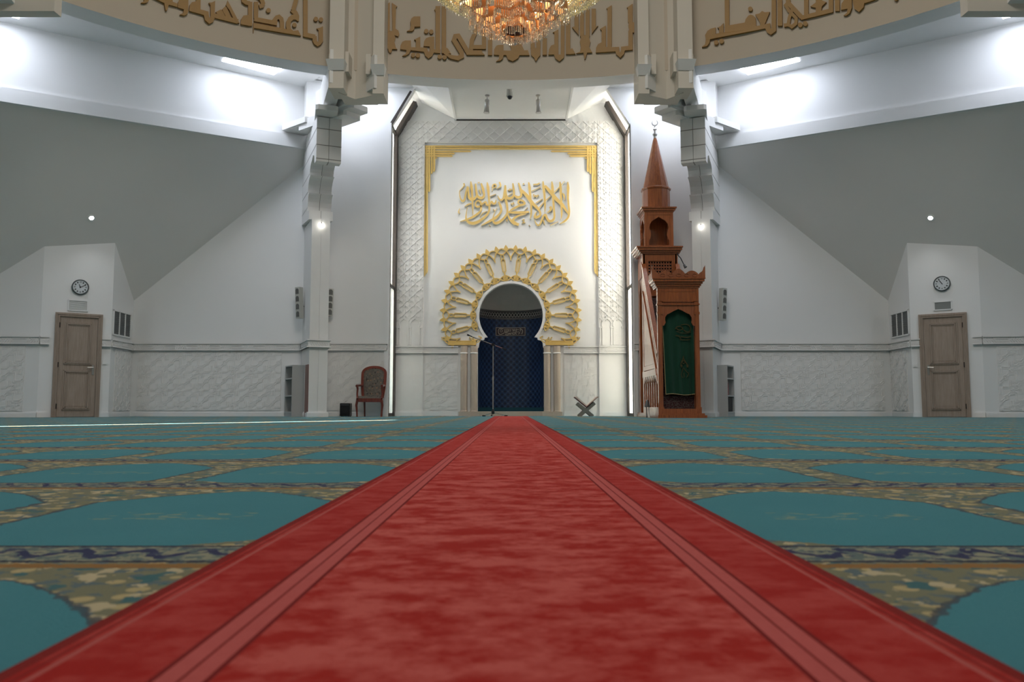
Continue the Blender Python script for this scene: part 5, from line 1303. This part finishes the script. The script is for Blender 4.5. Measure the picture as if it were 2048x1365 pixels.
# grey shelf units beside the pillars
def shelf(sd):
    nm = 'left' if sd < 0 else 'right'
    if sd < 0: pa, pb, pc = (584, 17.0), (610, 17.15), (569.5, 17.5)
    else: pa, pb, pc = (1455, 17.0), (1427.5, 17.15), (1468.5, 17.5)
    def P(q): return Vector((U(q[0], 780, q[1])[0], q[1], 0))
    A, B, C_ = P(pa), P(pb), P(pc)       # A: front corner, A-B: closed side panel, A-C: open front
    e1 = (C_-A); e2 = (B-A)
    t = thing('shelf_unit', 'narrow grey shelf unit standing beside the '+nm+' pillar'+(', its shelves empty' if sd < 0 else ', a red book on its middle shelf'), 'shelf', ((A+B+C_)/3).to_tuple(), 'grey shelf units')
    H = 1.10
    f = lambda a, b, z: A+e1*a+e2*b+Vector((0, 0, z))
    def slab(m, a0, a1, b0, b1, z0, z1): m.hexa([f(a0, b0, z0), f(a1, b0, z0), f(a1, b1, z0), f(a0, b1, z0), f(a0, b0, z1), f(a1, b0, z1), f(a1, b1, z1), f(a0, b1, z1)])
    m = MB(); slab(m, 0, .05, 0, 1, 0, H); m.build('side_panel', GREYBOX, t)
    m = MB(); slab(m, .95, 1, 0, 1, 0, H); m.build('side_panel', GREYBOX, t)
    m = MB(); slab(m, .05, .95, .95, 1, 0, H); m.build('back_panel', GREYBOX, t)
    m = MB(); slab(m, .05, .95, 0, .95, H-.025, H); m.build('top', GREYBOX, t)
    for z in (.08, .43, .80):
        m = MB(); slab(m, .05, .95, 0.0, .95, z, z+.025); m.build('shelf_board', GREYBOX, t)
    m = MB(); slab(m, .05, .95, .03, .06, 0, .08); m.build('plinth', GREYBOX, t)
    return f, e1, e2
fl, _, _ = shelf(-1); fr_, _, _ = shelf(1)
def slabthing(f, name, a0, a1, b0, b1, z0, z1, mt, label, cat, parts=None):
    m = MB(); m.hexa([f(a0, b0, z0), f(a1, b0, z0), f(a1, b1, z0), f(a0, b1, z0), f(a0, b0, z1), f(a1, b0, z1), f(a1, b1, z1), f(a0, b1, z1)])
    return tag(m.build(name, mt), label, cat)
b = slabthing(fr_, 'book', .08, .32, .08, .7, .456, .72, plain('red_book_cover', (.22, .010, .014), .5), 'red book upright on the middle board of the right grey shelf unit', 'book')
bb = slabthing(fr_, 'box_file', .08, .85, .08, .75, .106, .405, plain('black_card', (.012, .012, .014), .6), 'black box file on the lowest board of the right grey shelf unit', 'box')
# dark board between shelf and left pillar
x0, x1 = U(609.5, 780, 16.86)[0], U(616, 780, 16.60)[0]
m = MB(); m.hexa([(x0, 16.86, 0), (x1, 16.60, 0), (x1+.01, 16.615, 0), (x0+.015, 16.875, 0), (x0, 16.86, 1.09), (x1, 16.60, 1.09), (x1+.01, 16.615, 1.09), (x0+.015, 16.875, 1.09)])
tag(m.build('wooden_board', MAHOG), 'dark red wooden board standing upright between the left grey shelf and the pillar', 'board')

# column loudspeakers
SPK = plain('speaker_grey', (.50, .50, .46), .55); SPG = plain('speaker_cone', (.13, .13, .12), .7)
def colspk(px0, px1, py0, py1, Y, yaw, label, tilt=.04):
    xa, zt_ = U(px0, py0, Y); xb, zb_ = U(px1, py1, Y); c = Vector(((xa+xb)/2, Y, zb_)); h = zt_-zb_
    t = thing('column_speaker', label, 'loudspeaker', c, 'column speakers on the walls')
    ux = Vector((cos(yaw), sin(yaw), 0)); w = .15
    fr = lambda u, v, d_: fpl(c, ux)(u, v, d_+tilt*v/h)
    m = MB(); m.fbox(fr, -w/2, w/2, 0, h, -.10, 0); m.build('cabinet', SPK, t)
    for i in range(4):
        z = h*(.13+.245*i); m = MB()
        m.prism([(-.05, z-.055), (.05, z-.055), (.05, z+.03), (.025, z+.06), (-.025, z+.06), (-.05, z+.03)], fr, 0, .006); m.build('driver', SPG, t)
    m = MB(); m.tube([fr(0, h*.45, -.09), fr(0, h*.38, -.20)], .012, 8); m.build('wall_bracket', DARKFR, t)
colspk(590, 603, 575, 637, 17.30, radians(-38), 'grey column loudspeaker on the wall left of the left pillar')
colspk(655, 664, 578, 632, 17.45, radians(36), 'grey column loudspeaker half hidden behind the right side of the left pillar')
colspk(1441.5, 1454, 577, 641, 17.30, radians(38), 'grey column loudspeaker on the wall right of the right pillar')

# ------------------------------------------------------------------ microphone stand
YS = 17.55
def sp_(px, py, y=YS): x, z = U(px, py, y); return Vector((x, y, z))
hub = sp_(986, 690); foot = sp_(986, 826); foot.z = .07
t = thing('microphone_stand', 'chrome microphone stand with a slanting boom in front of the blue niche', 'microphone stand', (foot.x, YS, 0))
m = MB(); m.tube([(foot.x, YS, .05), (foot.x, YS, .86)], .013, 10); m.build('lower_tube', STEEL, t, smooth=True)
m = MB(); m.tube([(foot.x, YS, .84), (foot.x, YS, hub.z)], .0085, 10); m.build('upper_tube', STEEL, t, smooth=True)
m = MB(); m.lathe([(.0, .80), (.018, .80), (.018, .87), (.0, .87)], (foot.x, YS, 0), 12); m.build('height_clutch', STEEL, t)
m = MB(); m.lathe([(.018, .05), (.035, .06), (.035, .10), (.020, .15), (.013, .16)], (foot.x, YS, 0), 12); m.build('tripod_hub', BLACK, t)
for dx, dy in ((-.21, -.10), (.30, -.08), (-.04, .22)):
    m = MB(); e = Vector((foot.x+dx, YS+dy, .016)); m.tube([Vector((foot.x, YS, .085)), e], .010, 8); L_ = m.build('leg', CHROME, t, smooth=True)
    m = MB(); m.tube([e-Vector((dx, dy, 0)).normalized()*.05, e+Vector((dx, dy, 0)).normalized()*.02], .015, 8); m.build('rubber_foot', BLACK, L_)
e0 = sp_(937, 671, YS-.10); e1 = sp_(1012, 699.5, YS+.04)
m = MB(); m.tube([e0+(hub-e0)*.15, e1+(hub-e1)*.25], .0085, 8); m.build('boom', CHROME, t, smooth=True)
m = MB(); m.tube([hub+Vector((0, -.03, 0)), hub+Vector((0, .03, 0))], .032, 12); m.tube([hub-Vector((.04, 0, 0)), hub+Vector((.05, 0, -.01))], .016, 8); m.build('boom_clamp', BLACK, t)
m = MB(); m.tube([e1+(hub-e1)*.30, e1], [.014, .016], 8); m.build('counterweight', BLACK, t)
m = MB(); dv = (e0-hub).normalized(); m.tube([e0+(hub-e0)*.15, e0+dv*-.02], .012, 8); m.tube([e0+dv*-.03, e0, e0+dv*.035], [.012, .020, .018], 10); m.build('microphone', BLACK, t)
m = MB(); m.tube([e0+(hub-e0)*.18-Vector((0, .0, .012)), e0+(hub-e0)*.6-Vector((0, 0, .03)), hub-Vector((0, 0, .03))], .004, 6); m.build('microphone_cable', BLACK, t)
# cable on the floor
m = MB(); pts = []
for i in range(60):
    u = i/59; px = 868+u*115; pts.append((U(px, 832, 17.75)[0], 17.78+.10*sin(u*17)+.06*sin(u*41)-.12*u, .006))
m.tube(pts, .006, 6); tag(m.build('cable', plain('pale_cable', (.45, .42, .40), .5), loc=(pts[0][0], 17.75, 0)), 'thin pale cable lying in loops on the carpet before the left columns', 'cable')

# ------------------------------------------------------------------ folding book stand with open book
YQ = 17.75
def qp(px, py): x, z = U(px, py, YQ); return x, z
(xm_, zm_) = qp(1171.5, 820)
t = thing('book_stand', 'folding X-shaped grey book stand on the carpet by the right carved panel', 'book stand', (xm_, YQ, 0))
GW = plain('grey_wood', (.24, .235, .21), .5)
x_l, x_r = qp(1157, 833)[0], qp(1185, 833)[0]
F = fpl((0, YQ-.12, 0), (1, 0, 0))
a0, a1 = qp(1154, 807.5), qp(1188.5, 806.5)
m = MB(); m.ribbon([(x_r, .0), (a0[0], a0[1])], .075, F, -.25, 0); m.build('board', GW, t)
m = MB(); m.ribbon([(x_l, .0), (a1[0], a1[1])], .075, F, -.255, -.004); m.build('board', GW, t)
bk = thing('open_book', 'open book with reddish cover resting on the folding stand', 'book', (xm_, YQ, zm_))
s0 = qp(1172, 814); l0 = qp(1148.5, 794.5); r0 = qp(1195, 794)
PAGE = plain('cream_pages', (.78, .68, .60), .7); COV = plain('red_brown_cover', (.16, .045, .035), .5)
for e, sg, th_ in ((l0, 1, .035), (r0, -1, .022)):
    d_ = (Vector(e)-Vector(s0)); nn = Vector((-d_.y, d_.x)).normalized()*(-1 if sg > 0 else 1)
    if nn.y < 0: nn = -nn
    m = MB(); m.prism([s0, e, (e[0]-nn.x*.010, e[1]-nn.y*.010), (s0[0]-nn.x*.010, s0[1]-nn.y*.010)], F, -.27, .02); m.build('cover', COV, bk)
    m = MB(); m.prism([s0, (e[0]-d_.x*.04, e[1]-d_.y*.04), (e[0]+nn.x*th_-d_.x*.06, e[1]+nn.y*th_-d_.y*.06), (s0[0]+nn.x*th_*.9, s0[1]+nn.y*th_*.9)], F, -.26, .01); m.build('pages', PAGE, bk)

# ------------------------------------------------------------------ fittings on the bay ceiling
def spot(px, label, tilt):
    x, z = U(px, 205, 17.3); zc = 7.01; Y = 17.0
    x = U(px, 200, Y)[0]
    t = thing('ceiling_spotlight', label, 'spotlight', (x, Y, zc), 'spotlights on the bay ceiling')
    m = MB(); m.lathe([(.0, zc), (.05, zc), (.045, zc-.025), (.012, zc-.035), (.012, zc-.10), (.0, zc-.10)], (x, Y, 0), 14); m.build('mount', STEEL, t, smooth=True)
    dv = Vector((tilt, -.02, -1)).normalized(); p0 = Vector((x, Y, zc-.09))
    m = MB(); m.tube([p0, p0+dv*.02, p0+dv*.12, p0+dv*.14, p0+dv*.28, p0+dv*.31], [.022, .050, .052, .045, .058, .066], 14); m.build('lamp_head', STEEL, t, smooth=True)
    k = lamp('SPOT', 'ceiling_spotlight_beam', p0+dv*.34, 90.0, (1, .975, .94), spot_size=radians(120), spot_blend=1.0, shadow_soft_size=.06); aim(k, (0, .42, -1))
    m = MB(); m.tube([p0+dv*.305, p0+dv*.313], .052, 14); m.build('lens', plain('spot_lens', (.7, .7, .68), .2) if 'spot_lens' not in bpy.data.materials else bpy.data.materials['spot_lens'], t)
spot(974.5, 'left of the two small grey spotlights on the bay ceiling', -.05); spot(1076, 'right of the two small grey spotlights on the bay ceiling', .03)
x, _ = U(1019.5, 190, 16.3); Y = 16.3; zc = 7.01
t = thing('dome_camera', 'security camera with black glass dome hanging from the bay ceiling', 'camera', (x, Y, zc))
m = MB(); m.tube([(x, Y, zc), (x, Y, zc-.14)], .016, 10); m.build('stem', STEEL, t)
zq = zc-.12
m = MB(); m.lathe([(.0, zq), (.03, zq), (.065, zq-.03), (.070, zq-.17), (.074, zq-.175), (.074, zq-.19), (.0, zq-.19)], (x, Y, 0), 24); m.build('housing', SPK, t, smooth=True)
m = MB(); m.lathe([(.055*cos(a_), zq-.19-.062*sin(a_)) for a_ in [pi/2*i/8 for i in range(9)]], (x, Y, 0), 20); m.build('dome', plain('black_glass', (.01, .01, .012), .08), t, smooth=True)
# recessed downlights on the slopes, and lamps under the corbels
GLOWC = emis('lamp_glow', (.95, .97, 1.0), 60.0); GLOWW = emis('lamp_glow_warm', (1.0, .97, .88), 60.0)
for sd in (-1, 1):
    nm = 'left' if sd < 0 else 'right'
    q = onplane(183, 436, Vector((-ROOFK[1], -ROOFK[2], 1)), ROOFK[0]); n_ = Vector((-ROOFK[1], -ROOFK[2], 1)).normalized()*-1
    if sd > 0: q.x = -q.x; n_.x = -n_.x
    t = thing('downlight', 'small lit downlight in the '+nm+' sloping ceiling above the door', 'lamp', q, 'ceiling downlights')
    m = MB(); m.lathe([(.030, -.01), (.072, -.01), (.075, .012), (.045, .014)], q, 20, axis=n_, caps=False); m.build('trim_ring', WHITE, t, smooth=True)
    m = MB(); m.lathe([(.0, .006), (.042, .006)], q, 16, axis=n_); m.build('lamp_glass', GLOWC, t)
    k = lamp('SPOT', 'downlight_beam', q+n_*.06, 14.0, (.95, .97, 1), spot_size=radians(110), spot_blend=.8, shadow_soft_size=.05); aim(k, (n_.x*.3, n_.y*.3, -1))
    qq = ql if sd < 0 else qr
    px, py = (643, 450) if sd < 0 else (1402, 453)
    w = Vector((qq.x, qq.y-.10, 0)); x, z = U(px, py, w.y); c = Vector((x, w.y, z))
    t = thing('corbel_lamp', 'tiny lit lamp hanging under the corbel of the '+nm+' pillar', 'lamp', c+Vector((0, 0, .09)), 'lamps under the corbels')
    m = MB(); m.tube([c+Vector((0, .05, .10)), c+Vector((0, .02, .05)), c+Vector((0, 0, .02))], .012, 8); m.build('bracket', DARKFR, t)
    m = MB(); m.lathe([(.024*sin(pi*i/8), .024*cos(pi*i/8)) for i in range(9)], c, 12); m.build('bulb', GLOWW, t, smooth=True)
    lamp('POINT', 'corbel_lamp_light', c-Vector((0, .16, .04)), .35, (1, .96, .88), shadow_soft_size=.03)

# ------------------------------------------------------------------ chandelier
CHX, CHY = .034, 6.5
def zc_(py): return U(1030, py, CHY)[1]
ch = thing('chandelier', 'large crystal chandelier with copper star tiers and beaded baskets under the dome', 'chandelier', (CHX, CHY, zc_(90)))
COPPER = plain('polished_copper', (.62, .31, .125), .4, .35, .5, .05)
def crystal(name, c, e):
    g = NT(name); tl = g.new('ShaderNodeBsdfTranslucent'); tl.inputs[0].default_value = (*c, 1)
    gl = g.new('ShaderNodeBsdfGlossy'); gl.inputs['Roughness'].default_value = .08; gl.inputs[0].default_value = (.95, .93, .88, 1)
    tr = g.new('ShaderNodeBsdfTransparent'); tr.inputs[0].default_value = (1, .97, .9, 1)
    a = g.new('ShaderNodeMixShader'); g.link(g.ramp(g.noise(60.0, g.obj()), .3, .7), a.inputs[0]); g.link(tl.outputs[0], a.inputs[1]); g.link(gl.outputs[0], a.inputs[2])
    b = g.new('ShaderNodeMixShader'); b.inputs[0].default_value = e; g.link(a.outputs[0], b.inputs[1]); g.link(tr.outputs[0], b.inputs[2]); g.link(b.outputs[0], g.out.inputs[0]); return g.m
CRY = crystal('crystal', (.92, .88, .82), .15); BEAD = crystal('golden_bead', (.95, .85, .55), .10)
BULB = emis('chandelier_bulb', (1.0, .76, .40), 20.0)
def star(R, th, n=8, k=.16): return R*(1+k*cos(n*th))
tiers = [(.108, 63, 55, 81), (.168, 54, 36, 72), (.240, 43, 24, 63), (.322, 29, 12, 50), (.398, 14, -3, 38)]
drops = []
for R, pyb, pyt, pyd in tiers:
    zb, ztp, zd = zc_(pyb), zc_(pyt), zc_(pyd)
    n = 72; m = MB()
    P = [(CHX+star(R, 2*pi*i/n)*sin(2*pi*i/n+.2), CHY-star(R, 2*pi*i/n)*cos(2*pi*i/n+.2)) for i in range(n)]
    Q = [(CHX+star(R*.93, 2*pi*i/n)*sin(2*pi*i/n+.2), CHY-star(R*.93, 2*pi*i/n)*cos(2*pi*i/n+.2)) for i in range(n)]
    for i in range(n):
        j = (i+1) % n
        m.face([(*P[i], zb), (*P[j], zb), (*P[j], ztp), (*P[i], ztp)]); m.face([(*Q[i], zb), (*Q[j], zb), (*Q[j], ztp), (*Q[i], ztp)]); m.face([(*P[i], zb), (*P[j], zb), (*Q[j], zb), (*Q[i], zb)]); m.face([(*P[i], ztp), (*P[j], ztp), (*Q[j], ztp), (*Q[i], ztp)])
    m.build('tier_band', COPPER, ch)
    nd = int(2*pi*R/.013)
    for i in range(nd):
        a_ = 2*pi*i/nd; r = star(R*1.0, a_)*1.02
        drops.append((CHX+r*sin(a_+.2), CHY-r*cos(a_+.2), zb+.004, zd-zb if False else -(zb-zd)*random.uniform(.85, 1.05)))
m = MB(); m.lathe([(.0, zc_(62)), (.095, zc_(62)), (.095, zc_(59)), (.0, zc_(59))], (CHX, CHY, 0), 24); m.build('bottom_plate', plain('dark_copper', (.09, .03, .015), .3, .6), ch)
m = MB(); m.tube([(CHX, CHY, zc_(62)), (CHX, CHY, zc_(84))], .004, 8); m.lathe([(.017*sin(pi*i/8), .017*cos(pi*i/8)) for i in range(9)], (CHX, CHY-.0, zc_(87)), 12); m.build('finial_ball', CRY, ch, smooth=True)
def drop(m, x, y, z, h, r=.0048):
    m.lathe([(.0015, 0), (r, h*.18), (r*.8, h*.8), (r*1.25, h*.9), (.0, h)], (x, y, z), 6)
drops.sort(key=lambda q: q[1])
for q in drops[:100]:
    m = MB(); drop(m, *q); m.build('crystal_drop', CRY, ch)
m = MB()
for q in drops[100:]: drop(m, *q)
o = m.build('crystal_drop', CRY, ch); o['kind'] = 'stuff'
# beaded baskets: strands from the outer hoop down to the inner hoop
zo, zi = zc_(-68), zc_(-14)
def basket(u): # u 0 inner .. 1 outer
    a_ = u*pi/2; r = .40+.455*sin(a_); z = zi+(zo-zi)*(1-cos(a_)); return r, z
for k in range(96):
    a_ = 2*pi*k/96; m = MB(); nb = 30
    for i in range(nb):
        r, z = basket(i/(nb-1)); x, y = CHX+.03+r*sin(a_), CHY-r*cos(a_); b = .0105 if i % 3 else .014
        m.lathe([(.0, b), (b, 0), (.0, -b)], (x, y, z), 5, caps=False)
    m.build('bead_strand', BEAD, ch)
m = MB()
for u in (0, .12, .30, .5):
    r, z = basket(u); n = 120
    for k in range(n):
        a_ = 2*pi*k/n; m.lathe([(.002, 0), (.005, .012), (.005, .03), (.0, .036)], (CHX+.03+r*sin(a_), CHY-r*cos(a_), z-.038), 5)
o = m.build('fringe_drop', CRY, ch); o['kind'] = 'stuff'
for u, rr in ((0, .008), (1, .012)):
    r, z = basket(u); m = MB(); m.tube([(CHX+.03+r*sin(2*pi*k/64), CHY-r*cos(2*pi*k/64), z) for k in range(65)], rr, 8, caps=False); m.build('hoop', COPPER, ch)
for i in range(8):
    a_ = 2*pi*(i+.5)/8; c = Vector((CHX+.50*sin(a_), CHY-.50*cos(a_), zc_(-30))); m = MB(); m.lathe([(.022*sin(pi*k/6), .03*cos(pi*k/6)) for k in range(7)], c, 10); m.build('bulb', BULB, ch, smooth=True)
for i in range(4):
    a_ = 2*pi*(i+.5)/4+.3; c = Vector((CHX+.235*sin(a_), CHY-.235*cos(a_), zc_(14))); m = MB(); m.lathe([(.018*sin(pi*k/6), .022*cos(pi*k/6)) for k in range(7)], c, 10); m.build('bulb', BULB, ch, smooth=True)
m = MB(); m.tube([(CHX, CHY, zc_(60)), (CHX, CHY, 12.9)], .03, 12); m.build('suspension_rod', COPPER, ch)
lamp('POINT', 'chandelier_light', (CHX, CHY, zc_(-40)), 16.0, (1, .80, .50), shadow_soft_size=.12)
lamp('POINT', 'chandelier_light', (CHX, CHY, zc_(20)), 2.5, (1, .80, .50), shadow_soft_size=.08)
